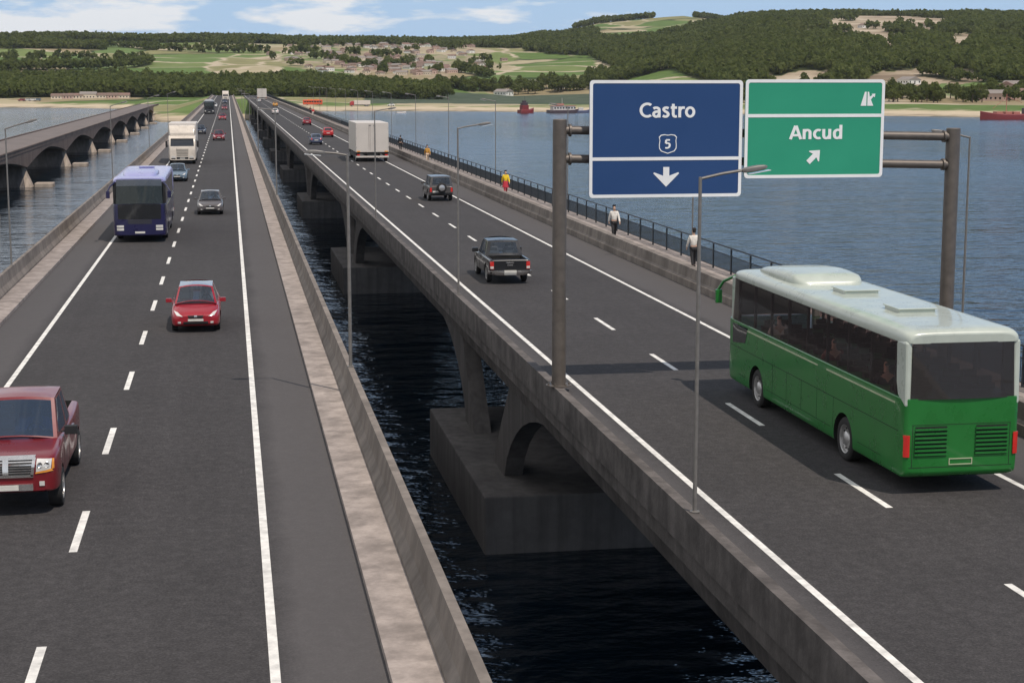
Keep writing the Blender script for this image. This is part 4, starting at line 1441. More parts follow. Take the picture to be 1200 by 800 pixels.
    mb = MB()
    fc = ((fw, h - .10, zb - .012), (-fw, h - .10, zb - .012), (-fw * .96, h - .42, WT + .06), (fw * .96, h - .42, WT + .06))
    patch(mb, fc, .13, 0, 1, 0, .78, 12, 6, off=.012)
    mb.build('windscreen', G_dark, root, smooth=60, fix=False)
    mb = MB()
    patch(mb, fc, .13, 0, 1, .78, 1.06, 12, 3, off=.014)
    mb.build('destination_panel', paint('paint_visor', (0.05, 0.06, 0.075)) if front_dark else M_glassdark, root, smooth=60, fix=False)
    mb = MB()
    for sg in (-1, 1):
        mb.box(*sorted((sg * fw * .955, sg * hw * .985)), h - .62, h - .40, zb - .01, WT + .02)
    mb.build('front_pillar', M_black if front_dark else rm, root, bevel=.03)
    if front_dark: B.decal('front_panel', paint('paint_visor2', (0.03, 0.03, 0.04)), 'front', rect(-.62, .62, 1.0, 1.27), .006, 8, 3)
    for sg in (-1, 1):
        for z in (.66, .82):
            x0, x1 = sorted((sg * hw * .60, sg * hw * .86))
            B.decal('headlight', M_lampg, 'front', rect(x0, x1, z, z + .12), .015, 5, 3)
    B.decal('number_plate', M_plate, 'front', rect(-.26, .26, .50, .60), .015)
    for sg in (-1, 1):
        mbx = MB()
        mbx.tube([(sg * hw * .9, h - .35, WT + .02), (sg * hw * 1.06, h + .10, 3.02), (sg * hw * 1.15, h + .23, 2.77)], .045, 8)
        mbx.box(*sorted((sg * hw * 1.07, sg * hw * 1.21)), h + .17, h + .29, 2.40, 2.78)
        mbx.build('wing_mirror', pm, root, bevel=.02)
    # seats with head rests, rows seen through the glass
    sm = MB()
    for y in np.arange(-h + 1.0, h - 2.2, .80):
        for x in (-.95, -.48, .48, .95):
            sm.box(x - .21, x + .21, y - .05, y + .06, zb - .02, 2.17)
            sm.box(x - .13, x + .13, y - .05, y + .05, 2.19, 2.32)
    sm.build('seat_rows', plain('coach_seat', (0.022, 0.016, 0.016), .9), root, bevel=.0)
    # roof gear: air-conditioning dome and two hatches
    dome = loft([(1.5, .62, zt - .07, zt - .02), (1.6, .80, zt - .07, zt + .10), (1.9, .92, zt - .07, zt + .22), (2.9, .96, zt - .07, zt + .25), (4.1, .92, zt - .07, zt + .19), (4.9, .80, zt - .09, zt + .06), (5.2, .62, zt - .1, zt - .04)], 'roof', 22, 3)
    dome.build('air_conditioner', rm, roof, smooth=50)
    for y in (-.1, -3.4):
        mb = MB(); mb.box(-.42, .42, y - .42, y + .42, zt - .03, zt + .07); mb.box(-.46, .46, y - .46, y + .46, zt + .0705, zt + .10)
        mb.build('roof_hatch', rm, roof, bevel=.02)
    return root
coach('green coach with a white roof leaving in the outer lane, at the right edge', (14.88, 38.22, ROAD), 0, ('green', (0.014, 0.155, 0.026)), ('roofwhite', (0.45, 0.49, 0.43)))
coach('dark blue coach with a lilac roof driving towards the viewer', (-4.83, 97.2, ROAD), math.pi, ('blue', (0.011, 0.010, 0.056)), ('lilac', (0.30, 0.30, 0.54)), 2, 1.40, 12.6, True)
coach('black coach far off on the left bridge, behind the dark blue car', (-5.0, 452, ROAD), math.pi, ('blackcoach', (0.03, 0.032, 0.035)), ('greyroof', (0.30, 0.30, 0.30)), 1, 1.35, 12.6, True)

# ------------------------------------------------------------------ lorries
def box_body(root, w, y0, y1, z0, z1, mat, dark_frame=True):
    mb = MB(); mb.box(-w, w, y0, y1, z0, z1)
    b = mb.build('cargo_box', mat, root, bevel=.04)
    return b
def lorry_wheels(root, w, ys, r=.50):
    for y in ys:
        for sg in (-1, 1): wheel(root, sg * (w - .06), y, r, .34, 'bus')
M_cargo = plain('cargo_panel', (0.57, 0.52, 0.47), .45, var=.05, scale=.8)
M_chassis = plain('chassis', (0.03, 0.03, 0.032), .7)
def box_truck(label, loc, rz, w=1.75, h=4.15, L=10.5):
    root = empty('box_truck', loc, rz)
    tag(root, label, 'truck')
    mb = MB(); mb.box(-.55, .55, 0.1, L + 2.2, .55, 1.0); mb.build('chassis', M_chassis, root)
    b = box_body(root, w, 0, L, 1.02, h, M_cargo)
    Bx = Body(b.data, root)
    mb = MB()
    mb.box(-.012, .012, -.012, .02, 1.1, h - .05)
    for x in (-w + .06, w - .06):
        for z in (1.5, 2.5, 3.5): mb.box(x - .05, x + .05, -.03, .01, z, z + .12)
    for x in (-.35, -.2, .2, .35): mb.box(x - .015, x + .015, -.04, .0, 1.25, h - .15)
    mb.build('rear_door_bars', plain('door_bar', (.50, .46, .42), .4, .3), b)
    mb = MB()
    for sg in (-1, 1): mb.box(*sorted((sg * .12, sg * .34)), -.03, .0, h - .32, h - .26)
    mb.build('marker_lamp', M_black, b)
    mb = MB(); mb.box(-w, w, .05, .35, .86, 1.017); mb.build('rear_sill', M_under, root)
    for sg in (-1, 1):
        mb = MB(); mb.box(*sorted((sg * (w - .45), sg * (w - .08))), -.02, .05, 1.05, 1.16); mb.build('rear_marker', M_amber, root)
        mb = MB(); mb.box(*sorted((sg * (w - .42), sg * (w - .10))), .02, .1, .66, .80); mb.build('tail_light', M_redl, root)
    mb = MB(); mb.box(-w, w, -.06, .06, .45, .63); mb.build('underrun_bar', M_cargo, root, bevel=.02)
    for sg in (-1, 1):
        mb = MB(); mb.box(*sorted((sg * (w - .03), sg * (w - .06))), 2.9, L - 2.2, .45, .95); mb.build('side_guard', M_chassis, root)
        mb = MB(); mb.box(*sorted((sg * (w - .40), sg * (w - .06))), .55, 2.7, .62, .98); mb.build('mudguard', M_black, root)
    lorry_wheels(root, w, (1.4, L - .6, L + .7) if L > 9 else (1.2, L - .4))
    cab = loft([(L + .15, w * .92, .5, h - .75), (L + .3, w * .95, .5, h - .6), (L + 1.6, w * .95, .5, h - .7), (L + 2.1, w * .93, .48, h - 1.1), (L + 2.25, w * .86, .5, h - 1.5)], 'box', 16, 2)
    cab.build('cab', paint('paint_cab', (0.55, 0.52, 0.48)), root, smooth=40)
    return root
box_truck('large white box truck seen from behind in the outer lane of the right bridge', (15.05, 178.9, ROAD), 0)
box_truck('tiny pale box truck at the far end of the right bridge', (15.3, 780, ROAD), 0, 2.1, 5.0, 9.0)

def lorry_cab(root, w, y0, z1, pm, full=True):
    """front of a cab-over lorry: y0 is the back of the cab"""
    st = [(y0, w * .97, .62, z1 - .10), (y0 + .12, w, .58, z1), (y0 + 1.2, w, .52, z1 - .05), (y0 + 1.75, w * .985, .45, z1 - .42), (y0 + 2.05, w * .95, .40, z1 - .95), (y0 + 2.22, w * .88, .42, z1 - 1.55)]
    me = loft(st, 'box', 26, 3).mesh('cab', [pm], 40)
    cab = link('cab', me, root)
    B = Body(me, root)
    return cab, B
def lorry(label, loc, rz, col):
    root = empty('lorry', loc, rz)
    tag(root, label, 'lorry')
    pm = paint('paint_' + col[0], col[1])
    w = 1.42
    cab, B = lorry_cab(root, w, 0, 3.05, pm)
    B.decal('windscreen', M_glassdark, 'front', ((-w * .84, 1.86), (w * .84, 1.86), (w * .82, 2.52), (-w * .82, 2.52)), .012, 12, 6)
    B.decal('sun_visor', M_black, 'front', ((-w * .82, 2.525), (w * .82, 2.525), (w * .80, 2.62), (-w * .80, 2.62)), .06, 10, 2)
    g = B.decal('grille', plain('grille_grey', (.22, .20, .17), .5), 'front', ((-.58, .86), (.58, .86), (.62, 1.62), (-.62, 1.62)), .01, 8, 8)
    mb = MB()
    for z in (.96, 1.11, 1.26, 1.41, 1.56): B.decal_mb(mb, 'front', rect(-.58, .58, z, z + .05), .03, 8, 1)
    mb.build('grille_bars', pm, g)
    B.decal('bumper_intake', M_black, 'front', rect(-.6, .6, .52, .74), .008, 8, 3)
    for sg in (-1, 1):
        q = rect(.72, 1.12, .66, .84)
        B.decal('headlight', M_lampg, 'front', q if sg > 0 else sym(q), .016, 5, 3)
        q = rect(.70, 1.15, .52, .62)
        B.decal('fog_lamp', M_black, 'front', q if sg > 0 else sym(q), .012, 5, 2)
        sd = 'right' if sg > 0 else 'left'
        B.decal('side_window', M_glassdark, sd, ((.7, 1.86), (1.75, 1.80), (1.60, 2.5), (.7, 2.5)), .01, 6, 4)
        mb = MB()
        mb.box(*sorted((sg * (w + .06), sg * (w + .28))), 1.95, 2.10, 1.75, 2.40)
        mb.tube([(sg * w * .95, 1.75, 2.45), (sg * (w + .16), 2.0, 2.45)], .03, 6)
        mb.build('wing_mirror', M_black, root, bevel=.03)
    B.decal('number_plate', M_plate, 'front', rect(-.26, .26, .56, .66), .02)
    # air deflector and box
    dfl = loft([(.05, w * .95, 2.9, 4.0), (.6, w * .96, 2.9, 3.98), (1.1, w * .93, 2.9, 3.7), (1.45, w * .86, 2.9, 3.15)], 'box', 14, 2)
    dfl.build('air_deflector', pm, cab, smooth=45)
    box_body(root, 1.42, -9.2, -.25, 1.05, 4.15, M_cargo)
    mb = MB(); mb.box(-.5, .5, -9.1, 1.0, .55, 1.0); mb.build('chassis', M_chassis, root)
    for y in (-7.6, -6.3, 1.35):
        for sg in (-1, 1): wheel(root, sg * (w - .1), y, .50, .34, 'bus')
    for sg in (-1, 1):
        mb = MB(); mb.box(*sorted((sg * (w - .03), sg * (w - .07))), -5.4, -1.0, .45, 1.0); mb.build('side_guard', M_chassis, root)
    return root
lorry('white lorry with a tall box driving towards the viewer behind the blue grey car', (-4.85, 179.3, ROAD), math.pi, ('lorrywhite', (0.62, 0.55, 0.47)))
lorry('tiny white lorry far off at the end of the left bridge', (-1.2, 760, ROAD), math.pi, ('lorrywhite', (0.62, 0.55, 0.47)))

# ------------------------------------------------------------------ sign gantry and its two signs
GY = 44.9
SG = empty('sign_gantry', (8.9, GY, ROAD + .15))
tag(SG, 'brown steel gantry of two round posts and two pipes spanning the right carriageway', 'gantry')
def gpost(x, zt, r=.195):
    mb = MB()
    mb.lathe([(.36, 0), (.36, .03), (r, .032), (r, zt - .02), (r - .02, zt), (.001, zt)], 28, 'z', (x, 0, 0))
    for k in range(6):
        a = k * math.pi / 3
        mb.lathe([(.03, .03), (.03, .08), (.001, .08)], 8, 'z', (x + .29 * math.cos(a), .29 * math.sin(a), 0))
    mb.build('post', M_steel, SG, smooth=40)
gpost(0, 14.97 - ROAD - .15)
gpost(11.4, 14.68 - ROAD - .15, .20)
zb0 = ROAD + .15
for za, zb_ in ((14.675, 14.44), (13.90, 13.645)):
    mb = MB(); mb.tube([(.1, 0, za - zb0), (11.3, 0, zb_ - zb0)], .118, 16)
    for x in (.28, 11.12):
        z = za + (zb_ - za) * x / 11.4 - zb0
        mb.tube([(x - .03, 0, z), (x + .03, 0, z)], .17, 16)
    mb.build('crossbar', M_steel, SG, smooth=40)

M_blue = plain('sign_blue', (0.014, 0.052, 0.165), .42, var=.05, scale=.6)
M_green = plain('sign_green', (0.022, 0.285, 0.165), .42, var=.05, scale=.6)
M_signw = plain('sign_white', (0.80, 0.80, 0.80), .45, var=.03)
M_back = plain('sign_back', (0.30, 0.30, 0.30), .5, .4)

def rrect(x0, x1, z0, z1, r, n=5):
    p = []
    for cx, cz, a0 in ((x1 - r, z0 + r, -90), (x1 - r, z1 - r, 0), (x0 + r, z1 - r, 90), (x0 + r, z0 + r, 180)):
        for k in range(n + 1):
            a = R(a0 + 90 * k / n)
            p.append((cx + r * math.cos(a), cz + r * math.sin(a)))
    return p
def ring_mb(mb, outer, inner, y0, y1):
    n = len(outer)
    vs = [(x, y0, z) for x, z in outer] + [(x, y0, z) for x, z in inner] + [(x, y1, z) for x, z in outer] + [(x, y1, z) for x, z in inner]
    fs = []
    for i in range(n):
        j = (i + 1) % n
        fs += [(i, j, n + j, n + i), (2 * n + i, 2 * n + j, 3 * n + j, 3 * n + i), (i, j, 2 * n + j, 2 * n + i), (n + i, n + j, 3 * n + j, 3 * n + i)]
    mb.add(vs, fs)
def smooth_line(pts, n=8):
    pts = np.array(pts, float)
    t = np.concatenate([[0], np.cumsum(np.hypot(*np.diff(pts, axis=0).T))])
    q = np.linspace(0, t[-1], (len(pts) - 1) * n + 1)
    P = np.vstack([2 * pts[0] - pts[1], pts, 2 * pts[-1] - pts[-2]])
    out = []
    for v in q:
        i = min(max(int(np.searchsorted(t, v, 'right')) - 1, 0), len(pts) - 2)
        u = (v - t[i]) / (t[i + 1] - t[i])
        a, b, c, d = P[i], P[i + 1], P[i + 2], P[i + 3]
        out.append(.5 * ((2 * b) + (-a + c) * u + (2 * a - 5 * b + 4 * c - d) * u * u + (-a + 3 * b - 3 * c + d) * u ** 3))
    return [tuple(p) for p in out]
def oval(cx, cy, rx, ry, a0, a1, n=26):
    return [(cx + rx * math.cos(R(a)), cy + ry * math.sin(R(a))) for a in np.linspace(a0, a1, n)]
SW = .168       # stroke width, in cap heights
GLYPH = {
    'C': (.72, [oval(.45, .5, .37, .425, 52, 308, 34)]),
    'a': (.60, [smooth_line([(.10, .60), (.20, .655), (.32, .655), (.425, .58), (.445, .46), (.445, .0)][:4] + [(.445, .44)]) + [(.445, 0)], smooth_line([(.44, .40), (.28, .395), (.14, .32), (.12, .17), (.22, .07), (.34, .085), (.44, .20)])]),
    's': (.50, [smooth_line([(.40, .62), (.28, .665), (.15, .63), (.115, .53), (.20, .42), (.32, .34), (.385, .21), (.32, .09), (.20, .065), (.06, .115)])]),
    't': (.44, [[(.18, .92)] + smooth_line([(.18, .25), (.215, .11), (.30, .068), (.40, .085)]), [(.03, .665), (.40, .665)]]),
    'r': (.44, [[(.13, 0), (.13, .735)], smooth_line([(.13, .45), (.20, .60), (.30, .66), (.43, .655)])]),
    'o': (.62, [oval(.31, .365, .225, .298, 0, 360, 36)]),
    'A': (.70, [[(.055, 0), (.335, .98)], [(.365, .98), (.645, 0)], [(.17, .29), (.53, .29)]]),
    'n': (.62, [[(.13, 0), (.13, .735)], smooth_line([(.13, .50), (.22, .63), (.34, .66), (.44, .58), (.465, .44)]) + [(.465, 0)]]),
    'c': (.50, [oval(.32, .365, .225, .298, 58, 302, 26)]),
    'u': (.62, [[(.125, .735)] + smooth_line([(.125, .28), (.16, .13), (.25, .068), (.37, .11), (.46, .26)]), [(.465, .735), (.465, 0)]]),
    'd': (.62, [smooth_line([(.46, .58), (.36, .66), (.24, .65), (.13, .53), (.115, .34), (.15, .15), (.26, .07), (.38, .11), (.46, .22)]), [(.475, 1.03), (.475, 0)]]),
    '5': (.60, [[(.47, .925), (.155, .925)], smooth_line([(.155, .93), (.145, .72), (.14, .55)]) , smooth_line([(.14, .55), (.27, .585), (.41, .53), (.455, .36), (.40, .16), (.26, .068), (.09, .095)])]),
}
def stroke(mb, pts, w, to, y0, y1):
    P2 = [Vector((a, b)) for a, b in pts]
    closed = (P2[0] - P2[-1]).length < 1e-4
    if closed: P2 = P2[:-1]
    n = len(P2)
    L, Rr = [], []
    for i in range(n):
        a = P2[i - 1] if (i > 0 or closed) else P2[i]
        b = P2[(i + 1) % n] if (i < n - 1 or closed) else P2[i]
        d = (b - a).normalized()
        nn = Vector((-d.y, d.x))
        L.append(P2[i] + nn * w / 2); Rr.append(P2[i] - nn * w / 2)
    vs = [(*to(p), ) for p in L + Rr]
    v3 = [(x, y0, z) for x, z in vs] + [(x, y1, z) for x, z in vs]
    m = 2 * n
    fs = []
    for i in range(n if closed else n - 1):
        j = (i + 1) % n
        fs += [(i, j, n + j, n + i), (m + i, m + j, m + n + j, m + n + i), (i, j, m + j, m + i), (n + i, n + j, m + n + j, m + n + i)]
    if not closed:
        fs += [(0, n, m + n, m), (n - 1, 2 * n - 1, m + 2 * n - 1, m + n - 1)]
    mb.add(v3, fs)
def lettering(parent, text, cx, cz, cap, width, mat, y, bold=.03):
    """upright sans-serif letters made of strokes; cz is the base line"""
    adv = sum(GLYPH[c][0] for c in text)
    k = width / (adv - .12)
    mb = MB()
    x = -adv / 2
    q = 0
    for c in text:
        for st in GLYPH[c][1]:
            stroke(mb, st, SW, lambda p: (cx + (x + p[0]) * k, cz + p[1] * cap), y - .010 - .0006 * (q % 3), y - .002)
            q += 1
        x += GLYPH[c][0]
    return mb.build('lettering', mat, parent)
SY = GY - .36
def sign(label, x0, x1, z0, z1, mat, zdiv):
    root = empty('road_sign', (x0, SY, z0))
    tag(root, label, 'road sign')
    W, H = x1 - x0, z1 - z0
    mb = MB(); mb.prism(rrect(0, W, 0, H, .10), 'y', 0, .05)
    p = mb.build('panel', mat, root)
    mb = MB()
    ring_mb(mb, rrect(.0, W, .0, H, .10), rrect(.085, W - .085, .085, H - .085, .06), -.010, -.002)
    mb.build('border', M_signw, root)
    mb = MB(); mb.box(.0855, W - .0855, -.010, -.002, zdiv - z0 - .045, zdiv - z0 + .045); mb.build('dividing_line', M_signw, root)
    mb = MB()
    for x in np.linspace(.5, W - .5, 4):
        mb.box(x - .04, x + .04, .0505, .24, .35, H - .35)
    mb.build('bracket', M_steel, root)
    return root
B1 = sign('blue sign reading Castro with a route shield and a white arrow down', 9.65, 13.95, 12.84, 16.02, M_blue, 13.895)
def loc(x, z, o): return x - o.location.x, z - o.location.z
lx, lz = loc(11.822, 15.012, B1)
lettering(B1, 'Castro', lx, lz, .40, 1.51, M_signw, 0)
mb = MB()
sx, sz = loc(11.844, 14.292, B1)
shield = [(-.20, .25), (-.10, .265), (0, .25), (.10, .265), (.20, .25), (.255, .19), (.235, .10), (.25, -.02), (.245, -.12), (.19, -.20), (.09, -.235), (0, -.265), (-.09, -.235), (-.19, -.20), (-.245, -.12), (-.25, -.02), (-.235, .10), (-.255, .19)]
ring_mb(mb, [(sx + a, sz + b) for a, b in shield], [(sx + a * .91, sz + b * .91) for a, b in shield], -.010, -.002)
mb.build('route_shield', M_signw, B1)
lettering(B1, '5', sx, sz - .125, .255, .165, M_signw, 0, .035)
ax, az = loc(11.81, 13.126, B1)
arrow = [(0, 0), (.365, .365), (.34, .395), (.085, .30), (.085, .54), (-.085, .54), (-.085, .30), (-.34, .395), (-.365, .365)]
mb = MB(); mb.prism([(ax + a, az + b) for a, b in arrow], 'y', -.010, -.002); mb.build('arrow', M_signw, B1)

B2 = sign('green sign reading Ancud with a small exit symbol and a slanting white arrow', 14.03, 18.06, 13.335, 16.04, M_green, 15.05)
lx, lz = loc(16.096, 14.40, B2)
lettering(B2, 'Ancud', lx, lz, .38, 1.50, M_signw, 0)
cx, cz = loc(16.04, 13.925, B2)
ar = [(.0, .245), (.205, .015), (.195, -.01), (.07, .03), (.07, -.235), (-.07, -.235), (-.07, .03), (-.195, -.01), (-.205, .015)]
ca, sa = math.cos(R(-45)), math.sin(R(-45))
mb = MB(); mb.prism([(cx + a * ca - b * sa, cz + a * sa + b * ca) for a, b in ar], 'y', -.010, -.002); mb.build('arrow', M_signw, B2)
ex, ez = loc(17.36, 15.315, B2)
mb = MB()
mb.prism([(ex, ez), (ex + .165, ez), (ex + .165, ez + .385), (ex + .115, ez + .385)], 'y', -.010, -.002)
mb.prism([(ex + .195, ez), (ex + .37, ez), (ex + .295, ez + .17), (ex + .37, ez + .26), (ex + .405, ez + .23), (ex + .42, ez + .335), (ex + .31, ez + .325), (ex + .335, ez + .295), (ex + .26, ez + .245), (ex + .235, ez + .385), (ex + .195, ez + .385)], 'y', -.010, -.002)
mb.build('exit_symbol', M_signw, B2)

# ------------------------------------------------------------------ street lamps
def lamp_proto(h, reach, base_h, arm_up, k=1.0):
    """pole at the origin, arm towards +x"""
    root = empty('street_lamp', (0, 0, 0))
    mb = MB()
    mb.lathe([(.10, 0), (.10, .02), (.060 * k, .03), (.056 * k, h * .5), (.046 * k, h), (.001, h + .01)], 14, 'z')
    mb.build('pole', M_galv, root, smooth=40)
    mb = MB(); mb.tube([(0, 0, h - .03), (reach * .5, 0, h + arm_up * .42), (reach, 0, h + arm_up * .85)], .028, 8)
    mb.build('arm', M_galv, root, smooth=40)
    rot = Matrix.Rotation(-math.atan2(arm_up, reach), 3, 'Y')
    mb = MB()
    hs = .76
    st = loft([(-.03, .07, -.05, .03), (.05, .11, -.075, .05), (.30, .13, -.085, .06), (.55, .11, -.07, .035), (.62, .06, -.04, .01)], 'car', 12, 2)
    st.v = [tuple(rot @ Vector((b * hs, -a * hs, c * hs)) + Vector((reach, 0, h + arm_up * .85))) for a, b, c in st.v]
    hd = st.build('lamp_head', M_galv, root, smooth=40)
    mb = MB()
    mb.box(.08, .52, -.085, .085, -.098, -.086, 0, rot, (reach, 0, h + arm_up * .85))
    mb.build('lens', M_lampg, hd)
    return root
zp = ROAD + .15
PRN = lamp_proto(14.18 - zp, .85, 0.0, .15, .72)      # right bridge, near edge
spots = []
def lamp(proto, x, y, z, rz, label, group, first):
    o = proto if first else copy_tree(proto)
    o.location = (x, y, z); o.rotation_euler = (0, 0, rz)
    tag(o, label, 'street lamp', group)
G1 = 'street lamps on the near edge of the right bridge'
lamp(PRN, 8.87, 30.9, zp, 0, 'tall street lamp whose head hangs in front of the green sign', G1, True)
lamp(PRN, 8.87, 65.4, zp, 0, 'street lamp standing left of the black pickup on the bridge edge', G1, False)
lamp(PRN, 8.87, 103.5, zp, 0, 'street lamp on the bridge edge standing in front of the white box truck', G1, False)
zl = ROAD + .862
PLR = lamp_proto(14.07 - zl, .62, 0.0, .06, .82)      # left bridge, right-hand parapet, arm over the road
G2 = 'street lamps on the right parapet of the left bridge'
names = ['large street lamp rising between the two bridges, nearest on the left bridge', 'second lamp along the left bridge, counted from the viewer',
         'third lamp along the left bridge parapet beside the gap, counted from the viewer', 'fourth lamp along the left bridge parapet beside the gap, counted from the viewer', 'fifth lamp along the left bridge parapet beside the gap, counted from the viewer', 'sixth lamp along the left bridge parapet beside the gap, counted from the viewer']
for k, nm in enumerate(names):
    lamp(PLR, 3.10, 44.8 + 70 * k, zl, math.pi, nm, G2, k == 0)
PLL = lamp_proto(14.05 - zl, .85, 0.0, .28, .62)      # left bridge, water side
G3 = 'street lamps on the water side of the left bridge'
for k, nm in enumerate(['faint street lamp at the far left, in front of the old arch bridge', 'thin lamp on the water-side parapet above the blue coach', 'thin lamp on the water-side parapet left of the white lorry', 'thin lamp on the water-side parapet beside the black coach']):
    lamp(PLL, -9.21, 72.5 + 63.5 * k, zl, 0, nm, G3, k == 0)
PRR = lamp_proto(14.36 - zp, .75, 0.0, .14, .62)      # right bridge, footway side
G4 = 'street lamps along the footway of the right bridge'
o4 = ['just right of the right sign post', 'hidden in part behind the nearest tall lamp pole', 'behind the left sign post', 'beside the person in the yellow shirt', 'between the person in yellow and the person in orange', 'beside the person in orange']
for k in range(14):
    nm = 'thin footway lamp ' + (o4[k] if k < 6 else 'among the far row seen against the beach beyond the white truck')
    lamp(PRR, 21.78, 47.0 + 30.1 * k, zp, math.pi, nm, G4, k == 0)

# ------------------------------------------------------------------ people
def skin_mesh(name, nodes, edges, mat, root, sub=2, parent=None):
    """nodes: name -> (pos, (rx, ry)); one continuous skinned surface"""
    keys = list(nodes)
    me = bpy.data.meshes.new(name)
    me.from_pydata([nodes[k][0] for k in keys], [(keys.index(a), keys.index(b)) for a, b in edges], [])
    o = bpy.data.objects.new('tmp', me)
    COL.objects.link(o)
    sk = o.modifiers.new('skin', 'SKIN')
    sk.use_smooth_shade = True
    for i, k in enumerate(keys):
        sv = me.skin_vertices[0].data[i]
        sv.radius = nodes[k][1] if hasattr(nodes[k][1], '__len__') else (nodes[k][1],) * 2
        sv.use_root = (k == root)
    ss = o.modifiers.new('sub', 'SUBSURF'); ss.levels = ss.render_levels = sub
    bpy.context.view_layer.update()
    new = bpy.data.meshes.new_from_object(o.evaluated_get(bpy.context.evaluated_depsgraph_get()))
    bpy.data.objects.remove(o)
    new.name = name
    new.materials.clear(); new.materials.append(mat)
    new.shade_smooth()
    return link(name, new, parent)

def fabric(name, col): return plain('cloth_' + name, col, .85, var=.15, scale=9)
def person(label, loc, rz, shirt, trousers, hair=M_hair, h=1.74, stride=.22, arm_swing=.18, skirt=False, long_hair=False, group=None):
    t = empty('person', loc, rz)
    tag(t, label, 'person', group)
    k = h / 1.74
    def V(x, y, z): return (x * k, y * k, z * k)
    st, sw = stride, arm_swing
    N = {'pelvis': (V(0, 0, .95), (.15 * k, .10 * k)), 'waist': (V(0, 0, 1.10), (.135 * k, .09 * k)), 'chest': (V(0, .01, 1.30), (.165 * k, .105 * k)), 'neck0': (V(0, 0, 1.45), (.07 * k, .06 * k)),
         'neck': (V(0, .01, 1.52), .052 * k), 'jaw': (V(0, .03, 1.585), (.062 * k, .072 * k)), 'head': (V(0, .015, 1.66), (.078 * k, .095 * k)), 'crown': (V(0, 0, 1.725), (.05 * k, .06 * k)), 'nose': (V(0, .115, 1.615), .014 * k)}
    E = [('pelvis', 'waist'), ('waist', 'chest'), ('chest', 'neck0'), ('neck0', 'neck'), ('neck', 'jaw'), ('jaw', 'head'), ('head', 'crown'), ('jaw', 'nose')]
    SH, TR = {}, {}
    for s, sg in (('l', -1), ('r', 1)):
        f = st * sg
        a = -sw * sg
        N['sh' + s] = (V(.18 * sg, 0, 1.41), .062 * k)
        N['el' + s] = (V(.24 * sg, a * .45, 1.13), .043 * k)
        N['wr' + s] = (V(.25 * sg, a * 1.1 + .06, .90), .031 * k)
        N['hand' + s] = (V(.25 * sg, a * 1.2 + .08, .83), (.022 * k, .042 * k))
        N['fing' + s] = (V(.245 * sg, a * 1.2 + .10, .755), (.014 * k, .03 * k))
        N['thumb' + s] = (V(.235 * sg, a * 1.2 + .135, .80), .012 * k)
        N['hip' + s] = (V(.095 * sg, 0, .88), .092 * k)
        N['knee' + s] = (V(.10 * sg, f * .55 + .03, .49), .058 * k)
        N['ankle' + s] = (V(.10 * sg, f - .02, .09), .04 * k)
        N['toe' + s] = (V(.115 * sg, f + .16, .035), (.04 * k, .03 * k))
        E += [('chest', 'sh' + s), ('sh' + s, 'el' + s), ('el' + s, 'wr' + s), ('wr' + s, 'hand' + s), ('hand' + s, 'fing' + s), ('hand' + s, 'thumb' + s), ('pelvis', 'hip' + s), ('hip' + s, 'knee' + s), ('knee' + s, 'ankle' + s), ('ankle' + s, 'toe' + s)]
    skin_mesh('body', N, E, M_skin, 'pelvis', 2, t)
    def sub(keys, grow):
        d = {}
        for q in keys:
            p, r = N[q]
            r = r if hasattr(r, '__len__') else (r, r)
            d[q] = (p, (r[0] + grow * k, r[1] + grow * k))
        return d
    S = sub(['pelvis', 'waist', 'chest', 'neck0', 'shl', 'shr', 'ell', 'elr', 'wrl', 'wrr'], .020)
    skin_mesh('shirt', S, [e for e in E if e[0] in S and e[1] in S], shirt, 'pelvis', 2, t)
    Tn = sub(['pelvis', 'hipl', 'hipr', 'kneel', 'kneer', 'anklel', 'ankler'], .016)
    skin_mesh('trousers', Tn, [e for e in E if e[0] in Tn and e[1] in Tn], trousers, 'pelvis', 2, t)
    if skirt:
        mb = MB(); mb.lathe([(.165 * k, 1.0 * k), (.20 * k, .85 * k), (.27 * k, .52 * k), (.255 * k, .52 * k)], 20, 'z'); mb.build('skirt', trousers, t, smooth=50)
    HN_ = {'a': (V(0, -.01, 1.70), (.088 * k, .098 * k)), 'b': (V(0, -.03, 1.745), (.055 * k, .06 * k)), 'c': (V(0, -.075, 1.62), (.055 * k, .045 * k))}
    HE = [('a', 'b'), ('a', 'c')]
    if long_hair:
        HN_['d'] = (V(0, -.10, 1.48), (.06 * k, .04 * k)); HE.append(('c', 'd'))
    skin_mesh('hair', HN_, HE, hair, 'a', 2, t)
    mb = MB()
    for sg in (-1, 1):
        mb.lathe([(.001, .0), (.009 * k, .002), (.009 * k, .006), (.001, .01)], 8, 'y', V(.03 * sg, .098, 1.655))
    mb.build('eyes', M_black, t)
    mb = MB(); mb.box(-.022 * k, .022 * k, .098 * k, .106 * k, 1.565 * k, 1.573 * k); mb.build('mouth', plain('lips', (.35, .14, .12), .6), t)
    mb = MB()
    for sg in (-1, 1):
        p = N['toe' + ('r' if sg > 0 else 'l')][0]
        mb.box(p[0] - .05, p[0] + .05, p[1] - .22, p[1] + .07, .0, .085)
    mb.build('shoes', M_black, t, bevel=.03)
    return t
FZ = ROAD + .155
W_sh, BK = fabric('white', (.70, .66, .60)), fabric('black', (.02, .02, .022))
person('dark haired person in a pale jacket walking away beside the nearest lamp pole', (20.75, 73.2, FZ), 0, W_sh, BK, h=1.72)
person('person in an open white shirt and black trousers walking towards the viewer on the footway', (20.35, 87.5, FZ), math.pi, W_sh, BK, h=1.74)
person('person in a bright yellow shirt and red skirt on the footway', (20.35, 123.5, FZ), math.pi, fabric('yellow', (.80, .55, .02)), fabric('red', (.45, .03, .05)), h=1.72, skirt=True, long_hair=True)
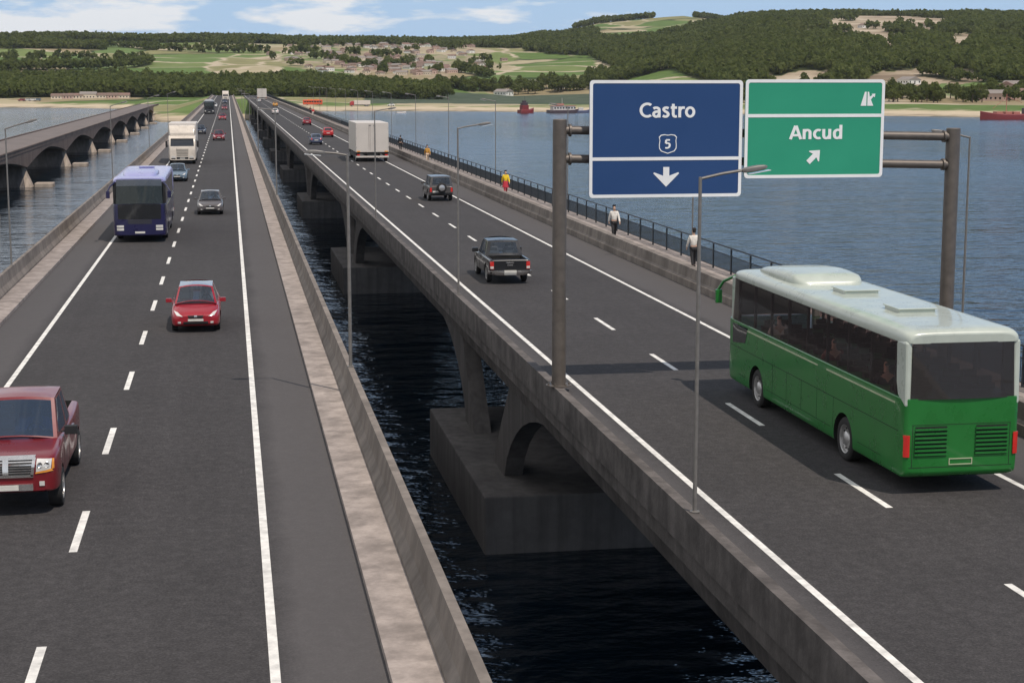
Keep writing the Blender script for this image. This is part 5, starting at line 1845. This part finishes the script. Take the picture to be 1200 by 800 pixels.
person('person in an orange top and pale trousers on the footway beyond the white truck', (20.2, 172.5, FZ), math.pi, fabric('orange', (.50, .25, .04)), fabric('sand', (.55, .42, .30)), h=1.78)
person('person in dark clothes on the footway just right of the white truck', (20.6, 204, FZ), 0, BK, BK, h=1.78)
person('tiny person in a red top far along the footway, left of the red bus', (20.3, 412, FZ), math.pi, fabric('crimson', (.6, .05, .05)), fabric('pale', (.6, .55, .5)), h=1.8)
person('tiny person in dark red clothes at the railing far along the footway', (21.0, 440, FZ), math.pi, fabric('maroon', (.16, .03, .03)), BK, h=1.8)

def driver(label, loc, rz, shirt, s=1.0):
    t = empty('person', loc, rz)
    tag(t, label, 'person')
    N = {'waist': ((0, 0, -.15), (.15, .10)), 'chest': ((0, 0, .10), (.17, .11)), 'neck': ((0, .01, .30), .05), 'head': ((0, .02, .42), (.08, .095)), 'top': ((0, 0, .50), (.055, .06)), 'nose': ((0, .12, .39), .014)}
    E = [('waist', 'chest'), ('chest', 'neck'), ('neck', 'head'), ('head', 'top'), ('head', 'nose')]
    for s_, sg in (('l', -1), ('r', 1)):
        N['s' + s_] = ((.18 * sg, 0, .20), .06); N['e' + s_] = ((.22 * sg, .16, -.02), .045); N['h' + s_] = ((.12 * sg, .40, .06), .035)
        E += [('chest', 's' + s_), ('s' + s_, 'e' + s_), ('e' + s_, 'h' + s_)]
    skin_mesh('body', N, E, M_skin, 'chest', 1, t)
    S = {q: (N[q][0], tuple(a + .02 for a in (N[q][1] if hasattr(N[q][1], '__len__') else (N[q][1],) * 2))) for q in ('waist', 'chest', 'sl', 'sr', 'el', 'er')}
    skin_mesh('shirt', S, [e for e in E if e[0] in S and e[1] in S], shirt, 'chest', 1, t)
    skin_mesh('hair', {'a': ((0, -.015, .46), (.088, .095)), 'b': ((0, -.06, .40), (.05, .04))}, [('a', 'b')], M_hair, 'a', 1, t)
    return t
driver('driver in a pale shirt at the wheel of the red hatchback', (-1.30 + .36, 59.6 + .02, ROAD + .90), math.pi, W_sh)
driver('driver in a white shirt at the wheel of the dark grey hatchback', (-1.34 + .36, 111.2 + .02, ROAD + .90), math.pi, fabric('clean_white', (.85, .83, .80)))
driver('driver in a blue shirt behind the windscreen of the big red pickup', (-4.52 + .38, 36.05 - .28, ROAD + 1.28), math.pi, fabric('blue', (.12, .2, .42)))

for y_, x_, lab in ((-4.5, -.95, 'passenger in a dark top at the rearmost side window of the green coach'), (-1.3, -.95, 'passenger in a red top near the middle of the green coach'), (2.7, -.95, 'passenger in a pale top near the front of the green coach')):
    driver(lab, (14.88 + x_, 38.22 + y_, ROAD + 2.06), 0, fabric('maroon', (.16, .03, .03)) if 'red' in lab else (W_sh if 'pale' in lab else BK))
driver('driver in a white shirt behind the big windscreen of the blue coach', (-4.83 + .70, 97.2 - 5.2, ROAD + 2.10), math.pi, W_sh)

# ------------------------------------------------------------------ boats
def hull(L, w, h, mat, name, parent, sheer=.5):
    st = []
    for t in np.linspace(-.5, .5, 9):
        k = 1 - max(0, (t - .12) / .38) ** 2.2
        st.append((t * L, max(.05, w * k * (1 if t > -.45 else .88)), -.9, h + sheer * max(0, t * 2) ** 2))
    return loft(st, 'box', 20, 2).build(name, mat, parent, smooth=40)
M_hullred = plain('red_hull', (0.19, 0.024, 0.026), .5); M_hulldk = plain('dark_hull', (0.06, 0.04, 0.05), .5); M_super = plain('white_superstructure', (.62, .58, .54), .5)
M_pink = plain('faded_red', (.42, .16, .12), .6)
def at_shore(px, d, z=0.0):
    a = az_of(px)
    return (math.sin(a) * d, math.cos(a) * d, z)
b = empty('boat', at_shore(617, 850), -R(70)); tag(b, 'small red boat with a dark wheelhouse near the beach, left of the ferry', 'boat')
hull(8.5, 2.2, 1.6, M_hullred, 'hull', b, 1.0)
mb = MB(); mb.box(-1.4, 1.4, -3.2, .6, 1.5, 3.9); c = mb.build('wheelhouse', M_hullred, b, bevel=.1)
mb = MB(); mb.box(-1.2, 1.2, -2.9, .2, 3.91, 5.2); mb.box(-.9, .9, -2.2, -.6, 5.21, 6.2); mb.build('upper_deck', M_hulldk, b, bevel=.08)
mb = MB(); mb.tube([(0, -1, 6.0), (0, -1, 8.4)], .07, 6); mb.build('mast', M_hulldk, b)
b = empty('ferry', at_shore(661, 852), -R(82)); tag(b, 'ferry with a pale cabin moored at the beach left of the blue sign', 'ferry')
hull(17, 3.0, 1.5, M_hulldk, 'hull', b, .5)
mb = MB(); mb.box(-2.5, 2.5, -6.5, 5.2, 1.45, 3.4); c = mb.build('cabin', M_super, b, bevel=.08)
mb = MB()
for sg in (-1, 1):
    for y in np.arange(-6, 4.6, 1.5): mb.box(*sorted((sg * 2.49, sg * 2.53)), y, y + .9, 2.1, 2.9)
mb.build('window', M_glassdark, c)
mb = MB(); mb.box(-2.7, 2.7, -7, 5.8, 3.42, 3.6); mb.box(-1.5, 1.5, -4, -.5, 3.61, 4.6); mb.build('roof', M_pink, b)
mb = MB(); mb.tube([(0, -1, 4.5), (0, -1, 7.5)], .08, 6); mb.build('mast', M_super, b)
b = empty('boat', at_shore(683, 855), -R(95)); tag(b, 'small dark blue boat beside the ferry at the edge of the blue sign', 'boat')
hull(7, 1.7, 1.2, plain('blue_hull', (.08, .09, .16), .5), 'hull', b)
mb = MB(); mb.box(-1, 1, -2.2, .3, 1.1, 2.6); mb.build('wheelhouse', M_super, b, bevel=.08)
b = empty('ship', at_shore(1186, 742), R(88)); tag(b, 'long red cargo ship with a pale mast lying off the shore at the right edge', 'ship')
hull(27, 3.4, 2.2, M_hullred, 'hull', b, 1.2)
mb = MB(); mb.box(-2.6, 2.6, -11.5, -6.0, 2.1, 4.6); mb.box(-2.2, 2.2, -10.5, -7.0, 4.61, 6.8); c = mb.build('deckhouse', M_hulldk, b, bevel=.1)
mb = MB(); mb.box(-1.9, 1.9, -7.02, -6.97, 5.2, 6.2); mb.build('window', M_glassdark, c)
mb = MB(); mb.tube([(0, 2, 2), (0, 2, 10.5)], .16, 8); mb.tube([(0, 2, 9.5), (0, -5, 6.8)], .08, 6); mb.tube([(0, 2, 9.0), (0, 8, 4.5)], .08, 6); mb.build('mast', M_pink, b)
mb = MB()
for y in (-3.4, .2, 4.2): mb.box(-2.0, 2.0, y, y + 2.8, 2.2, 3.2)
mb.build('hatch_cover', M_pink, b, bevel=.05)
b = empty('boat', at_shore(470, 850), -R(80)); tag(b, 'small pale rowing boat on the water near the beach beyond the white truck', 'boat')
hull(5, 1.1, .5, M_super, 'hull', b, .4)
mb = MB(); mb.box(-.9, .9, -.2, .2, .502, .6); mb.build('seat', M_pink, b)

# ------------------------------------------------------------------ vehicles on the shore road
def gz(p):
    return float(ground_z(np.array([p[0]]), np.array([p[1]]))[0])
def on_land(px, d):
    x, y, _ = at_shore(px, d)
    return (x, y, gz((x, y)))
def shore_bus(label, loc, rz):
    t = empty('bus', loc, rz); tag(t, label, 'bus')
    p = paint('paint_orange_red', (0.62, 0.085, 0.03))
    loft([(-5.6, 1.1, .5, 3.0), (-5.5, 1.25, .4, 3.2), (5.2, 1.25, .4, 3.2), (5.6, 1.1, .5, 3.0)], 'box', 16, 2).build('body', p, t, smooth=40)
    mb = MB()
    for sg in (-1, 1):
        for y in np.arange(-5, 4.8, 1.45): mb.box(*sorted((sg * 1.23, sg * 1.27)), y, y + 1.2, 1.7, 2.5)
    mb.build('window', M_glassdark, t)
    mb = MB(); mb.box(-.8, .8, -4, 3, 3.15, 3.5); mb.build('roof_rack', plain('amber_rack', (.6, .3, .06), .6), t, bevel=.05)
    for y in (-3.4, 3.4):
        for sg in (-1, 1): wheel(t, sg * 1.24, y, .5, .3, 'bus')
shore_bus('orange red bus on the shore road at the end of the right bridge', on_land(366, 975), R(84))
def shore_truck(label, loc, rz, cabcol, box):
    t = empty('truck', loc, rz); tag(t, label, 'truck')
    loft([(3.5, 1.15, .5, 2.9), (3.7, 1.2, .45, 3.0), (5.2, 1.2, .45, 2.8), (5.6, 1.05, .5, 2.0)], 'box', 10, 2).build('cab', cabcol, t, smooth=40)
    mb = MB(); mb.box(-1.25, 1.25, -6, 3.3, 1.0, 3.4); mb.build('cargo_box', box, t, bevel=.05)
    mb = MB(); mb.box(-.5, .5, -5.8, 4.5, .55, .99); mb.build('chassis', M_chassis, t)
    for y in (-4.6, -3.5, 4.4):
        for sg in (-1, 1): wheel(t, sg * 1.22, y, .5, .3, 'bus')
shore_truck('long white truck with a red cab on the shore, right of the bus', on_land(421, 955), R(96), paint('paint_red2', (.35, .03, .03)), M_cargo)
lp = on_land(458, 958)
car('sedan_car', 'white car on the beach road right of the long white truck', 'car', lp, R(80), WHITE, SEDAN, 1)
for i, (px, colr, nm) in enumerate(((24, DKRED, 'dark red'), (31, ('silver', (.5, .5, .5)), 'silver'), (37, WHITE, 'white'), (43, BLUEG, 'blue grey'))):
    car('parked_car', nm + ' car parked on the beach at the far left, below the wood', 'car', on_land(px, 1150), R(85), colr, SUV, 1)
